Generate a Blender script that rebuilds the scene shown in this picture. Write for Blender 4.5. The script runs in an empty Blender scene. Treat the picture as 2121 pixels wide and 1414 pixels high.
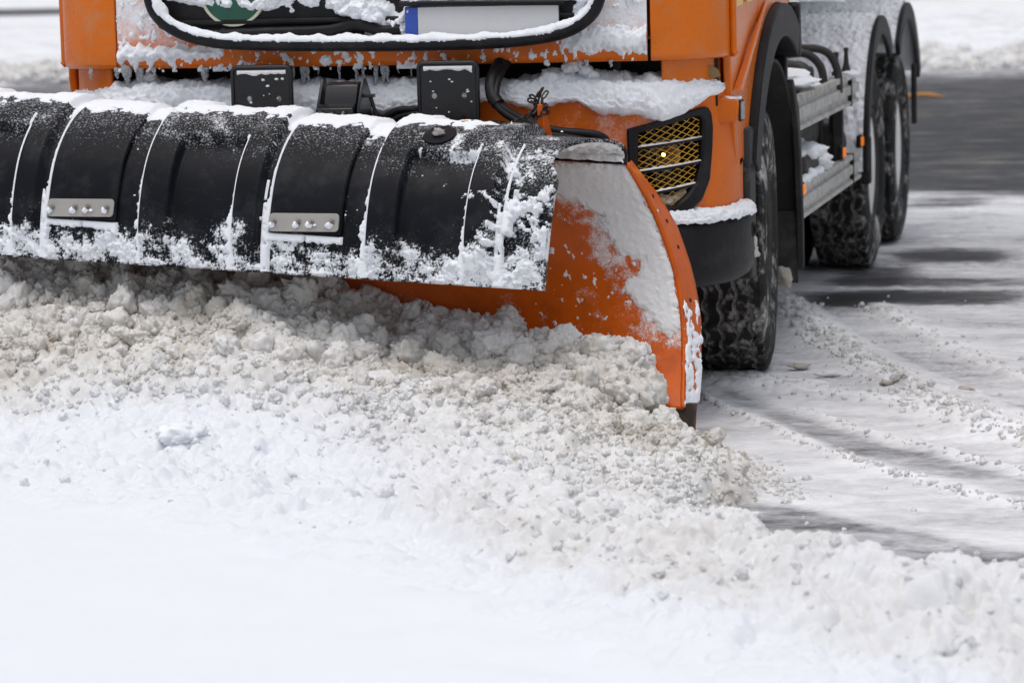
import bpy, bmesh, math, random
import numpy as np
from mathutils import Vector, Matrix
random.seed(7); RNG = np.random.default_rng(7)
rad = math.radians
S = bpy.context.scene
COL = S.collection

# ------------------------------------------------------------------ camera
# world frame = the truck's: x to its left flank, y towards its rear, z up, origin on the ground under the front axle
cam = bpy.data.cameras.new('camera'); cam.sensor_width = 36.0; cam.lens = 110.3; cam.clip_start = 0.1; cam.clip_end = 600
cam.dof.use_dof = True; cam.dof.focus_distance = 10.55; cam.dof.aperture_fstop = 4.5
camo = bpy.data.objects.new('camera', cam); COL.objects.link(camo)
_R = Vector((0.97520695, 0.21990197, -0.02478969)); _U = Vector((-0.00432468, 0.13093786, 0.99138114)); _F = Vector((-0.22125258, 0.96669457, -0.12864252))
camo.matrix_world = Matrix(((_R.x, _U.x, -_F.x, 2.965), (_R.y, _U.y, -_F.y, -12.2913), (_R.z, _U.z, -_F.z, 1.744), (0, 0, 0, 1)))
S.camera = camo
# ------------------------------------------------------------------ overcast winter sky
SUN_EL, SUN_AZ = rad(78), rad(200)
wd = bpy.data.worlds.new('World'); S.world = wd; wd.use_nodes = True
nt = wd.node_tree; nt.nodes.clear()
sky = nt.nodes.new('ShaderNodeTexSky'); sky.sky_type = 'NISHITA'; sky.sun_disc = False
sky.sun_elevation = SUN_EL; sky.sun_rotation = SUN_AZ; sky.air_density = 1.0; sky.dust_density = 4.0; sky.ozone_density = 1.0
hs = nt.nodes.new('ShaderNodeHueSaturation'); hs.inputs['Saturation'].default_value = 0.46
bg = nt.nodes.new('ShaderNodeBackground'); bg.inputs['Strength'].default_value = 0.14
wo = nt.nodes.new('ShaderNodeOutputWorld')
nt.links.new(sky.outputs[0], hs.inputs['Color']); nt.links.new(hs.outputs[0], bg.inputs[0]); nt.links.new(bg.outputs[0], wo.inputs[0])
sl = bpy.data.lights.new('sun', 'SUN'); sl.energy = 0.9; sl.angle = rad(60); sl.color = (1.0, 0.98, 0.95)
so = bpy.data.objects.new('sun', sl); COL.objects.link(so)
sd = Vector((math.sin(SUN_AZ) * math.cos(SUN_EL), math.cos(SUN_AZ) * math.cos(SUN_EL), math.sin(SUN_EL)))
so.rotation_euler = sd.to_track_quat('Z', 'Y').to_euler()
S.view_settings.view_transform = 'Standard'; S.view_settings.look = 'None'; S.view_settings.gamma = 1.0
S.view_settings.use_curve_mapping = False
S.view_settings.exposure = 0.0
S.cycles.use_denoising = True
S.cycles.max_bounces = 8; S.cycles.diffuse_bounces = 5; S.cycles.glossy_bounces = 3; S.cycles.transmission_bounces = 6
S.cycles.caustics_reflective = False; S.cycles.caustics_refractive = False

# ------------------------------------------------------------------ numeric helpers
def _hash(ix, iy, iz, seed):
    h = (ix.astype(np.int64) * 374761393 + iy.astype(np.int64) * 668265263 + iz.astype(np.int64) * 2147483647 + seed * 974634777) & 0xffffffff
    h = ((h ^ (h >> 13)) * 1274126177) & 0xffffffff
    h = ((h ^ (h >> 16)) * 2246822519) & 0xffffffff
    return (h ^ (h >> 15)) & 0xffffffff
def vnoise(x, y, z=0.0, seed=0):
    x, y, z = np.broadcast_arrays(np.asarray(x, float), np.asarray(y, float), np.asarray(z, float))
    ix, iy, iz = np.floor(x), np.floor(y), np.floor(z)
    fx, fy, fz = x - ix, y - iy, z - iz
    ux, uy, uz = [f * f * f * (f * (f * 6 - 15) + 10) for f in (fx, fy, fz)]
    ix, iy, iz = ix.astype(np.int64), iy.astype(np.int64), iz.astype(np.int64)
    def g(a, b, c):
        h = _hash(ix + a, iy + b, iz + c, seed)
        gx = ((h & 255) / 127.5 - 1); gy = (((h >> 8) & 255) / 127.5 - 1); gz = (((h >> 16) & 255) / 127.5 - 1)
        return gx * (fx - a) + gy * (fy - b) + gz * (fz - c)
    def L(a, b, t): return a + (b - a) * t
    return L(L(L(g(0,0,0), g(1,0,0), ux), L(g(0,1,0), g(1,1,0), ux), uy), L(L(g(0,0,1), g(1,0,1), ux), L(g(0,1,1), g(1,1,1), ux), uy), uz)
def fbm(x, y, z=0.0, oct=4, seed=0, gain=0.5):
    a, s, o = 1.0, 1.0, 0.0
    for k in range(oct):
        o = o + a * vnoise(np.asarray(x) * s, np.asarray(y) * s, np.asarray(z) * s, seed + k * 17); a *= gain; s *= 2.03
    return o
def caps(x, y, cell, seed, rlo=0.45, rhi=0.95):
    """height of jittered hemispherical lumps of about one cell width"""
    X, Y = x / cell, y / cell
    ix, iy = np.floor(X).astype(np.int64), np.floor(Y).astype(np.int64)
    out = np.zeros_like(X)
    for a in (-1, 0, 1):
        for b in (-1, 0, 1):
            h = _hash(ix + a, iy + b, np.zeros_like(ix), seed)
            px = ix + a + (h & 1023) / 1023.0; py = iy + b + ((h >> 10) & 1023) / 1023.0
            r = rlo + (rhi - rlo) * ((h >> 20) & 1023) / 1023.0
            e = 0.75 + 0.5 * ((h >> 5) & 255) / 255.0
            d2 = (X - px) ** 2 * e + (Y - py) ** 2 / e
            out = np.maximum(out, np.sqrt(np.maximum(r * r - d2, 0)))
    return out * cell
def sstep(a, b, x):
    t = np.clip((x - a) / (b - a), 0, 1); return t * t * (3 - 2 * t)
def poly_sd(px, py, poly):
    """signed distance to a polygon, positive inside"""
    poly = np.asarray(poly, float); d = np.full(np.shape(px), 1e9); ins = np.zeros(np.shape(px), bool)
    n = len(poly)
    for i in range(n):
        ax, ay = poly[i]; bx, by = poly[(i + 1) % n]
        ex, ey = bx - ax, by - ay
        t = np.clip(((px - ax) * ex + (py - ay) * ey) / (ex * ex + ey * ey + 1e-12), 0, 1)
        d = np.minimum(d, np.hypot(px - ax - t * ex, py - ay - t * ey))
        c = ((ay > py) != (by > py)) & (px < (bx - ax) * (py - ay) / (by - ay + 1e-15) + ax)
        ins ^= c
    return np.where(ins, d, -d)
def spline(pts, n):
    pts = np.array(pts, float); P = np.vstack([2 * pts[0] - pts[1], pts, 2 * pts[-1] - pts[-2]]); out = []
    for i in range(1, len(P) - 2):
        a, b, c, d = P[i - 1:i + 3]
        for t in np.linspace(0, 1, 24, endpoint=False):
            out.append(.5 * (2 * b + (c - a) * t + (2 * a - 5 * b + 4 * c - d) * t * t + (3 * b - a - 3 * c + d) * t ** 3))
    out.append(pts[-1]); out = np.array(out)
    L = np.r_[0, np.cumsum(np.linalg.norm(np.diff(out, axis=0), axis=1))]
    s = np.linspace(0, L[-1], n)
    return np.stack([np.interp(s, L, out[:, k]) for k in range(out.shape[1])], 1)

# ------------------------------------------------------------------ object helpers
def link(name, me, mat, parent=None, kind=None):
    o = bpy.data.objects.new(name, me); COL.objects.link(o)
    for m in (mat if isinstance(mat, (list, tuple)) else [mat]): me.materials.append(m)
    if parent is not None: o.parent = parent
    if kind: o['kind'] = kind
    return o
def tag(o, label, cat, group=None):
    o['label'] = label; o['category'] = cat
    if group: o['group'] = group
    return o
def empty(name, loc=(0, 0, 0)):
    o = bpy.data.objects.new(name, None); COL.objects.link(o); o.location = loc; o.empty_display_size = .1
    return o
def finish(me, smooth=True, angle=35):
    if smooth:
        me.polygons.foreach_set('use_smooth', np.ones(len(me.polygons), bool))
        try: me.set_sharp_from_angle(angle=rad(angle))
        except Exception: pass
    me.update()
def mesh_np(name, V, F, attrs=None, smooth=True, angle=None):
    """V (n,3), F (m,4) or (m,3)"""
    me = bpy.data.meshes.new(name); V = np.asarray(V, np.float32).reshape(-1, 3); F = np.asarray(F, np.int32); k = F.shape[1]
    me.vertices.add(len(V)); me.vertices.foreach_set('co', V.ravel())
    me.loops.add(F.size); me.loops.foreach_set('vertex_index', F.ravel())
    me.polygons.add(len(F)); me.polygons.foreach_set('loop_start', np.arange(0, F.size, k, dtype=np.int32))
    me.polygons.foreach_set('loop_total', np.full(len(F), k, np.int32))
    me.update(calc_edges=True)
    for n, a in (attrs or {}).items():
        at = me.attributes.new(n, 'FLOAT', 'POINT'); at.data.foreach_set('value', np.asarray(a, np.float32).ravel())
    if smooth: me.polygons.foreach_set('use_smooth', np.ones(len(F), bool))
    if angle: me.set_sharp_from_angle(angle=rad(angle))
    return me
def grid_faces(nu, nv, keep=None, flip=False):
    i = np.arange(nu - 1)[:, None] * nv + np.arange(nv - 1)[None, :]
    F = np.stack([i, i + nv, i + nv + 1, i + 1], -1)
    if flip: F = F[..., ::-1]
    F = F.reshape(-1, 4)
    return F[keep.ravel()] if keep is not None else F
def compact(V, F, attrs):
    used = np.zeros(len(V), bool); used[F.ravel()] = True
    idx = np.cumsum(used) - 1
    return V[used], idx[F], {k: np.asarray(a).ravel()[used] for k, a in attrs.items()}
def grid_obj(name, P, mat, parent=None, attrs=None, keep=None, flip=False, thick=0.0, angle=None, kind=None, off=-1.0):
    nu, nv = P.shape[:2]; V = P.reshape(-1, 3); F = grid_faces(nu, nv, keep, flip)
    V, F, at = compact(V, F, {k: np.broadcast_to(a, (nu, nv)) for k, a in (attrs or {}).items()})
    o = link(name, mesh_np(name, V, F, at, True, angle), mat, parent, kind)
    if thick:
        m = o.modifiers.new('thickness', 'SOLIDIFY'); m.thickness = thick; m.offset = off
    return o
def normals(P, flip=False):
    du = np.gradient(P, axis=0); dv = np.gradient(P, axis=1)
    N = np.cross(du, dv); N /= np.linalg.norm(N, axis=-1, keepdims=True) + 1e-12
    return -N if flip else N
def shell(name, P, N, t, mat, parent, flip=False, sink=-0.003, attrs=None):
    """a snow crust on a surface grid: thickness t where positive, its rim tucked under the surface"""
    c = (t > 0); keep = c[:-1, :-1] | c[1:, :-1] | c[:-1, 1:] | c[1:, 1:]
    if not keep.any(): return None
    Q = P + N * np.maximum(t, sink)[..., None]
    return grid_obj(name, Q, mat, parent, attrs, keep, flip, kind='stuff')
class MB:
    def __init__(s): s.v = []; s.f = []; s.m = []; s.mi = 0
    def add(s, V, F):
        b = len(s.v); s.v += [tuple(map(float, p)) for p in V]; s.f += [tuple(b + i for i in f) for f in F]; s.m += [s.mi] * len(F); return s
    def box(s, c, d, R=None):
        V = [Vector((x * d[0] / 2, y * d[1] / 2, z * d[2] / 2)) for x in (-1, 1) for y in (-1, 1) for z in (-1, 1)]
        if R is not None: V = [R @ v for v in V]
        c = Vector(c)
        return s.add([c + v for v in V], [(0,1,3,2),(4,6,7,5),(0,4,5,1),(2,3,7,6),(0,2,6,4),(1,5,7,3)])
    def tube(s, pts, r, n=12, cap=True):
        pts = [Vector(p) for p in pts]; rr = r if isinstance(r, (list, tuple, np.ndarray)) else [r] * len(pts)
        V = []; up = None
        for i, p in enumerate(pts):
            t = (pts[min(i + 1, len(pts) - 1)] - pts[max(i - 1, 0)]).normalized()
            if up is None: up = t.orthogonal().normalized()
            up = (up - t * up.dot(t)); up = up.normalized() if up.length > 1e-6 else t.orthogonal().normalized()
            sd_ = t.cross(up)
            V += [p + (up * math.cos(a) + sd_ * math.sin(a)) * rr[i] for a in [2 * math.pi * k / n for k in range(n)]]
        F = [(i * n + k, i * n + (k + 1) % n, (i + 1) * n + (k + 1) % n, (i + 1) * n + k) for i in range(len(pts) - 1) for k in range(n)]
        if cap: F += [tuple(range(n))[::-1], tuple((len(pts) - 1) * n + k for k in range(n))]
        return s.add(V, F)
    def lathe(s, prof, c, ax, n=48, close=False):
        """prof [(radius, along axis)]"""
        ax = Vector(ax).normalized(); u = ax.orthogonal().normalized(); w = ax.cross(u); c = Vector(c); V = []
        for r, h in prof:
            V += [c + ax * h + (u * math.cos(a) + w * math.sin(a)) * r for a in [2 * math.pi * k / n for k in range(n)]]
        F = [(i * n + k, i * n + (k + 1) % n, (i + 1) * n + (k + 1) % n, (i + 1) * n + k) for i in range(len(prof) - 1) for k in range(n)]
        if close: F += [tuple(range(n))[::-1], tuple((len(prof) - 1) * n + k for k in range(n))]
        return s.add(V, F)
    def prism(s, poly, d, fn):
        """poly 2-D outline; fn(a, b, h) -> point; extruded from h=0 to h=d"""
        n = len(poly); V = [fn(a, b, 0) for a, b in poly] + [fn(a, b, d) for a, b in poly]
        F = [tuple(range(n))[::-1], tuple(range(n, 2 * n))] + [(i, (i + 1) % n, n + (i + 1) % n, n + i) for i in range(n)]
        return s.add(V, F)
    def obj(s, name, mat, parent=None, bevel=0.0, smooth=True, angle=35, kind=None):
        me = bpy.data.meshes.new(name); me.from_pydata(s.v, [], s.f); me.polygons.foreach_set('material_index', np.array(s.m, np.int32))
        bm = bmesh.new(); bm.from_mesh(me); bmesh.ops.recalc_face_normals(bm, faces=bm.faces); bm.to_mesh(me); bm.free()
        finish(me, smooth, angle); o = link(name, me, mat, parent, kind)
        if bevel:
            b = o.modifiers.new('bevel', 'BEVEL'); b.width = bevel; b.segments = 2; b.limit_method = 'ANGLE'; b.angle_limit = rad(40)
        return o

# ------------------------------------------------------------------ materials
class NT:
    def __init__(s, name):
        s.mat = bpy.data.materials.new(name); s.mat.use_nodes = True; s.t = s.mat.node_tree; s.t.nodes.clear()
        s.out = s.n('ShaderNodeOutputMaterial'); s.b = s.n('ShaderNodeBsdfPrincipled'); s.l(s.b.outputs[0], s.out.inputs[0])
    def n(s, t, **k):
        x = s.t.nodes.new(t)
        for a, v in k.items(): setattr(x, a, v)
        return x
    def l(s, a, b): s.t.links.new(a, b)
    def set(s, inp, v):
        if hasattr(v, 'is_output') or isinstance(v, bpy.types.NodeSocket): s.l(v, inp)
        elif isinstance(v, (tuple, list)): inp.default_value = (*v, 1) if len(v) == 3 and inp.type == 'RGBA' else v
        else: inp.default_value = v
    def pos(s): return s.n('ShaderNodeNewGeometry').outputs['Position']
    def noise(s, scale, detail=4, rough=.55, vec=None, stretch=None, dist=0.0):
        x = s.n('ShaderNodeTexNoise'); x.inputs['Scale'].default_value = scale; x.inputs['Detail'].default_value = detail
        x.inputs['Roughness'].default_value = rough; x.inputs['Distortion'].default_value = dist
        v = vec or s.pos()
        if stretch:
            m = s.n('ShaderNodeMapping'); m.inputs['Scale'].default_value = stretch; s.l(v, m.inputs[0]); v = m.outputs[0]
        s.l(v, x.inputs['Vector']); return x.outputs[0]
    def math(s, op, a, b=None, c=None, clamp=False):
        x = s.n('ShaderNodeMath', operation=op, use_clamp=clamp)
        for i, v in enumerate((a, b, c)):
            if v is not None: s.set(x.inputs[i], v)
        return x.outputs[0]
    def step(s, lo, hi, v):
        x = s.n('ShaderNodeMapRange', interpolation_type='SMOOTHSTEP')
        s.set(x.inputs['Value'], v); x.inputs['From Min'].default_value = lo; x.inputs['From Max'].default_value = hi; return x.outputs[0]
    def mix(s, f, a, b):
        x = s.n('ShaderNodeMix', data_type='RGBA'); s.set(x.inputs[0], f); s.set(x.inputs[6], a); s.set(x.inputs[7], b); return x.outputs[2]
    def mixf(s, f, a, b):
        x = s.n('ShaderNodeMix', data_type='FLOAT'); s.set(x.inputs[0], f); s.set(x.inputs[2], a); s.set(x.inputs[3], b); return x.outputs[0]
    def attr(s, name, inst=False): return s.n('ShaderNodeAttribute', attribute_name=name, attribute_type='INSTANCER' if inst else 'GEOMETRY').outputs['Fac']
    def ramp(s, v, stops):
        x = s.n('ShaderNodeValToRGB'); s.l(v, x.inputs[0]); e = x.color_ramp.elements
        while len(e) < len(stops): e.new(.5)
        for k, (p, c) in zip(e, stops): k.position = p; k.color = (*c, 1)
        return x.outputs[0]
    def bump(s, h, strength=.3, dist=.01, prev=None):
        x = s.n('ShaderNodeBump'); x.inputs['Strength'].default_value = strength; x.inputs['Distance'].default_value = dist
        s.l(h, x.inputs['Height'])
        if prev: s.l(prev, x.inputs['Normal'])
        return x.outputs[0]
    def fin(s, col=None, rough=None, metal=None, normal=None, spec=None, **k):
        for n, v in (('Base Color', col), ('Roughness', rough), ('Metallic', metal), ('Normal', normal), ('Specular IOR Level', spec)):
            if v is not None: s.set(s.b.inputs[n], v)
        for n, v in k.items(): s.set(s.b.inputs[n.replace('_', ' ')], v)
        return s.mat
SNOW = (.87, .89, .92)
def coated(name, base, rough=.5, metal=0.0, bias=-.5, up=0.0, k=1.0, soft=.18, scales=(18, 120), spec=.5, var=.15, dirt=None, snow=SNOW, stretch=None, dirt_amt=.5):
    """a surface of its own colour with frost, snow dust and road dirt lying on it; the mesh attribute 'frost' says how much"""
    t = NT(name)
    big = t.noise(scales[0], 5, .6, stretch=stretch); fine = t.noise(scales[1], 3, .6)
    m = t.math('ADD', t.math('MULTIPLY', big, .55 * k), t.math('MULTIPLY', fine, .45 * k))
    m = t.math('ADD', m, t.math('ADD', t.attr('frost'), bias))
    if up:
        nz = t.n('ShaderNodeSeparateXYZ'); t.l(t.n('ShaderNodeNewGeometry').outputs['Normal'], nz.inputs[0])
        m = t.math('ADD', m, t.math('MULTIPLY', t.math('MAXIMUM', nz.outputs[2], 0.0), up))
    f = t.step(.5 - soft, .5 + soft, m)
    v = t.noise(7, 4, .6); g = t.noise(60, 4, .65)
    dk = tuple(c * (1 - var) for c in base); lt = tuple(min(1, c * (1 + var)) for c in base)
    c = t.mix(v, dk, lt)
    if dirt: c = t.mix(t.math('MULTIPLY', t.step(.45, .7, t.noise(9, 6, .7)), dirt_amt), c, dirt)
    c = t.mix(f, c, snow)
    r = t.mixf(f, t.math('ADD', t.math('MULTIPLY', g, .25), rough - .1), .85)
    h = t.math('ADD', t.math('MULTIPLY', f, 1.0), t.math('MULTIPLY', t.math('MULTIPLY', fine, f), .6))
    return t.fin(c, r, t.mixf(f, metal, 0.0) if metal else 0.0, t.bump(h, .5, .004), spec)
M = {}
M['orange'] = coated('orange_paint', (.68, .138, .003), .32, spec=.3, bias=-.55, scales=(14, 90), soft=.3, dirt=(.33, .10, .02), dirt_amt=.25)
M['orange_clean'] = coated('orange_flank', (.69, .152, .004), .28, spec=.35, bias=-.75, scales=(20, 140), soft=.12, var=.12, dirt=(.50, .25, .12), dirt_amt=.45, stretch=(1, 1, .35))
M['plow_orange'] = coated('plow_orange_paint', (.62, .106, .002), .34, spec=.28, bias=-.5, scales=(26, 160), soft=.16, var=.12, dirt=(.3, .05, .004), dirt_amt=.45, snow=(.80, .79, .79))
M['flap'] = coated('black_flap_rubber', (.0050, .0056, .0085), .42, spec=.13, bias=-.69, k=1.45, scales=(130, 620), soft=.09, var=.5, dirt=(.030, .031, .034), dirt_amt=.6)
M['plastic'] = coated('black_plastic', (.008, .008, .010), .45, spec=.22, bias=-.60, up=.12, scales=(30, 260), soft=.1, var=.3, dirt=(.05, .045, .04), dirt_amt=.35)
M['steel_black'] = coated('black_painted_steel', (.007, .007, .009), .28, bias=-.66, scales=(24, 120), soft=.06, var=.3)
M['dark'] = coated('dark_underbody', (.010, .009, .009), .7, bias=-.75, scales=(20, 100), soft=.1, var=.3, dirt=(.035, .03, .026))
M['grimy'] = coated('grimy_chassis', (.022, .020, .020), .65, bias=-.60, up=.5, scales=(22, 120), soft=.2, var=.4, dirt=(.09, .08, .07), dirt_amt=.6)
M['alu'] = coated('dirty_aluminium', (.50, .49, .46), .5, metal=.15, bias=-.6, up=.25, scales=(25, 130), soft=.15, var=.2, dirt=(.20, .18, .15), dirt_amt=.8)
M['plate_steel'] = coated('galvanised_plate', (.38, .36, .33), .45, metal=.3, bias=-.72, scales=(60, 220), soft=.1, var=.15, dirt=(.24, .22, .2), dirt_amt=.4)
M['bolt'] = coated('bolt_steel', (.30, .28, .26), .4, metal=.6, bias=-.45, scales=(90, 300), soft=.12)
M['rust'] = coated('rusty_edge_steel', (.035, .026, .022), .7, metal=.2, bias=-.68, scales=(30, 120), soft=.1, dirt=(.22, .075, .025), dirt_amt=.9)
M['snowy_guard'] = coated('snow_blown_mudguard', (.02, .02, .022), .6, bias=-.12, k=1.5, scales=(11, 60), soft=.32, var=.3, snow=(.80, .81, .83))
M['chain'] = coated('rusty_chain', (.028, .022, .020), .4, metal=.5, bias=-.52, scales=(60, 240), soft=.1, dirt=(.09, .05, .03), dirt_amt=.6)
def plain(name, col, rough=.5, metal=0, spec=.5, var=.12, scale=25, **k):
    t = NT(name); v = t.noise(scale, 4, .6)
    return t.fin(t.mix(v, tuple(c * (1 - var) for c in col), tuple(min(1, c * (1 + var)) for c in col)), rough, metal, t.bump(t.noise(scale * 12, 3), .08, .002), spec, **k)
M['hose'] = plain('black_hose', (.008, .008, .009), .5, spec=.25, scale=60, var=.4)
M['yellow'] = plain('yellow_wire', (.74, .40, .02), .4, scale=60)
M['yellow_sticker'] = plain('yellow_sticker', (.80, .50, .02), .35, var=.06)
M['blue'] = plain('blue_strip', (.03, .08, .42), .4)
M['pale'] = plain('pale_plate', (.62, .62, .62), .5, var=.05)
M['green'] = coated('green_badge', (.012, .085, .050), .4, bias=-.44, scales=(20, 90), soft=.25)
M['cream'] = plain('cream_rim', (.55, .55, .42), .5)
M['primer'] = plain('bare_primer', (.27, .19, .08), .7, var=.4, scale=60)
M['chrome'] = plain('reflector', (.17, .17, .175), .28, metal=.8, var=.3)
M['glassgrey'] = plain('side_reflector', (.35, .37, .38), .25, var=.3, scale=70)
M['wood'] = plain('orange_stick', (.62, .27, .06), .6)
M['windscreen'] = plain('windscreen', (.02, .025, .03), .05, spec=.8)
def glow(name, col, base, e):
    t = NT(name); return t.fin(base, .25, Emission_Color=col, Emission_Strength=e)
M['bulb'] = glow('lit_bulb', (1, .52, .13), (1, .6, .2), 16.0)
M['amber'] = glow('amber_lens', (1, .25, .01), (.6, .15, .01), .45)
t = NT('ice'); M['ice'] = t.fin((.80, .83, .86), t.math('MULTIPLY_ADD', t.noise(60), .3, .12), Transmission_Weight=.55, IOR=1.31, normal=t.bump(t.noise(70, 3), .5, .01))
t = NT('headlight_glass'); M['lens'] = t.fin((.9, .9, .9), .12, Transmission_Weight=1.0, IOR=1.1)

def snow_mat(name, white, dirty, scale=2.0, lo=.45, hi=.75, amt=.8, attr=None, fine=130, bstr=.55, speck=.0, inst=False, sss=0.0):
    t = NT(name); p = t.pos()
    d = t.math('ADD', t.math('MULTIPLY', t.noise(scale, 3, .55), .5), t.math('MULTIPLY', t.noise(scale * 9, 5, .65), .5))
    d = t.step(lo, hi, d)
    if attr: d = t.math('MULTIPLY', d, t.math('SUBTRACT', 1.0, t.attr(attr, inst)))
    if attr: white = t.mix(t.attr(attr, inst), white, (.83, .85, .885))
    c = t.mix(t.math('MULTIPLY', d, amt), white, dirty)
    if speck:
        s_ = t.math('MULTIPLY', t.step(.62, .74, t.noise(95, 3, .6)), speck)
        if attr: s_ = t.math('MULTIPLY', s_, t.math('SUBTRACT', 1.0, t.attr(attr, inst)))
        c = t.mix(s_, c, (.36, .30, .22))
    n = t.bump(t.noise(fine, 5, .65), bstr, .0035)
    n = t.bump(t.noise(fine * 4, 3, .7), bstr * .6, .0008, n)
    return t.fin(c, .8, 0, n, .25, **({'Subsurface_Weight': sss, 'Subsurface_Radius': (1.0, .95, .9), 'Subsurface_Scale': .004} if sss else {}))
M['snow'] = snow_mat('fresh_snow', (.88, .90, .94), (.80, .82, .85), 3, .4, .9, .6, fine=160, bstr=.45, sss=.4)
M['snow_smooth'] = snow_mat('smooth_snow', (.82, .84, .875), (.79, .815, .855), 1.2, .4, .8, .5, fine=90, bstr=.45)
PILE = dict(white=(.795, .78, .755), dirty=(.51, .46, .385), scale=2.4, lo=.40, hi=.68, amt=.85, attr='fresh', fine=140, bstr=.75, speck=.45)
M['snow_pile'] = snow_mat('ploughed_snow', **PILE)
M['snow_clod'] = snow_mat('ploughed_snow_clod', inst=True, **PILE)
M['snow_crust'] = snow_mat('grey_snow_crust', (.84, .835, .83), (.74, .73, .72), 9, .4, .7, .7, fine=230, bstr=.6)
M['snow_dirty'] = snow_mat('dirty_snow_lump', (.60, .56, .50), (.42, .37, .30), 9, .4, .7, .8, fine=120, bstr=.8)

# ================================================================== THE SETTING
def lines(*segs):
    """coordinates from (start, stop, step) runs"""
    o = []
    for a, b, st in segs: o += list(np.arange(a, b, st))
    return np.array(sorted(set(np.round(o, 4))))
def curve_d(x, y, pts):
    """distance to a polyline and position along it 0..1"""
    pts = np.array(pts, float); d = np.full(x.shape, 1e9); n = len(pts) - 1
    for i in range(n):
        a, b = pts[i], pts[i + 1]; e = b - a
        t = np.clip(((x - a[0]) * e[0] + (y - a[1]) * e[1]) / (e @ e), 0, 1)
        d = np.minimum(d, np.hypot(x - a[0] - t * e[0], y - a[1] - t * e[1]))
    return d
RIDGES = [([(.95, 2.3), (1.12, 1.55), (1.45, .45), (1.75, -.35), (2.1, -1.25), (2.7, -2.5)], .11, .028),
          ([(1.35, 2.2), (1.75, .9), (2.2, -.1), (2.9, -1.6)], .12, .014),
          ([(1.0, -.2), (1.25, -.45), (1.75, -.75), (2.3, -1.3), (2.8, -2.1)], .20, .014),
          ([(1.02, -.75), (1.3, -1.25), (1.76, -2.12), (2.4, -2.95), (3.0, -3.6)], .035, .014),
          ([(1.45, -1.05), (1.9, -1.75), (2.4, -2.35), (3.0, -3.0)], .035, .010)]
gx = lines((-140, -40, 12), (-40, -8, 1.2), (-8, -2, .3), (-2, .85, .08), (.85, 3.1, .011), (3.1, 6, .12), (6, 30, 1.5), (30, 150, 12))
gy = lines((-25, -5, .5), (-5, -1.2, .012), (-1.2, 3.2, .018), (3.2, 8, .035), (8, 26, .12), (26, 45, .4), (45, 100, 1.5), (100, 420, 20))
X, Y = np.meshgrid(gx, gy, indexing='ij')
zone = np.interp(Y, [-30, -2, 1.5, 3.0, 5.5, 7.0, 7.9, 8.6, 16, 22.5, 24.2, 26, 61, 64, 70, 73, 500],
                 [.78, .76, .70, .58, .64, .76, .60, .21, .19, .25, .46, .88, .92, .3, .3, .92, .95])
edge = fbm(X * .35, Y * .8, 0, 3, 5)
zone = np.interp(Y + 1.1 * edge, [-30, -2, 1.5, 3.0, 5.5, 7.0, 7.9, 8.6, 16, 22.5, 24.2, 26, 61, 64, 70, 73, 500],
                 [.78, .76, .70, .58, .64, .76, .60, .21, .19, .25, .46, .88, .92, .3, .3, .92, .95])
def patch(cx, cy, rx, ry, a):
    global zone
    zone = zone - a * np.exp(-(((X - cx) / rx) ** 2) ** 2 - (((Y - cy) / ry) ** 2) ** 2)
patch(1.62, 2.45, .42, .30, .38); patch(1.20, 2.35, .22, .28, .32); patch(1.55, 4.35, .30, .34, .38); patch(1.9, 3.1, .5, .18, .16)
patch(1.25, 3.4, .2, .5, .30); patch(1.25, 7.6, .3, .35, .30)
Z = np.zeros_like(X)
near = (X > .8) & (X < 3.2) & (Y < 8) & (Y > -5.2)
xn, yn = X[near], Y[near]
z = .006 * fbm(xn * 3, yn * 3, 0, 4, 2)
zz = np.zeros_like(xn)
for pts, w, h in RIDGES:
    d = curve_d(xn + .03 * vnoise(xn * 5, yn * 5, 0, 8), yn, pts)
    m = np.exp(-(d / w) ** 2); zz = np.maximum(zz, m * h)
    zone[near] = np.minimum(.92, zone[near] + .10 * m)
rough = np.clip(zz / .03, 0, 1) + .16 + .35 * sstep(.0, .35, fbm(xn * 2.2, yn * 1.1, 0, 3, 31))
z += zz * .6 + rough * (caps(xn, yn, .05, 3) * .4 + caps(xn, yn, .022, 4) * .5)
snowy = sstep(.35, .6, zone[near]); z *= .25 + .75 * snowy
# the track scraped smooth and grey beside the blade, and the bare ice strip in front of the heap
band = poly_sd(xn, yn, [(1.0, -.45), (1.25, -1.05), (1.74, -2.02), (2.4, -2.82), (3.1, -3.5), (3.1, -3.0), (2.4, -2.42), (1.9, -1.8), (1.45, -1.1), (1.12, -.5)])
bm_ = sstep(-.02, .06, band + .04 * fbm(xn * 4, yn * 4, 0, 3, 12)); zone[near] -= .22 * bm_; z *= 1 - .7 * bm_
ice = poly_sd(xn, yn, [(1.35, -2.78), (1.6, -2.88), (1.9, -3.16), (2.4, -3.56), (3.1, -4.0), (3.1, -5.2), (2.0, -4.8), (1.3, -3.8)])
im_ = sstep(-.06, .05, ice + .07 * fbm(xn * 6, yn * 3, 0, 4, 22)); zone[near] -= .27 * im_; z *= 1 - .8 * im_
for pts in ([(1.22, 2.2), (1.5, 1.2), (1.85, .25), (2.3, -.8), (2.9, -2.0)], [(1.05, .35), (1.3, -.1), (1.75, -.6), (2.3, -1.0), (3.0, -1.7)]):
    d = curve_d(xn, yn, pts); m = sstep(.13, .09, d); zone[near] -= .10 * m; z *= 1 - .6 * m
    sa = (xn * .5 - yn * .85) / .045; z -= m * .006 * (np.abs((sa % 1) - .5) < .22)
Z[near] = z - .004
Z[~near] = -.004
bank = sstep(23.5, 27, Y + 1.2 * edge) * (1 - sstep(45, 60, Y))
Z += bank * (.10 + .22 * np.abs(fbm(X * .9, Y * .5, 0, 5, 9)))
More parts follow.
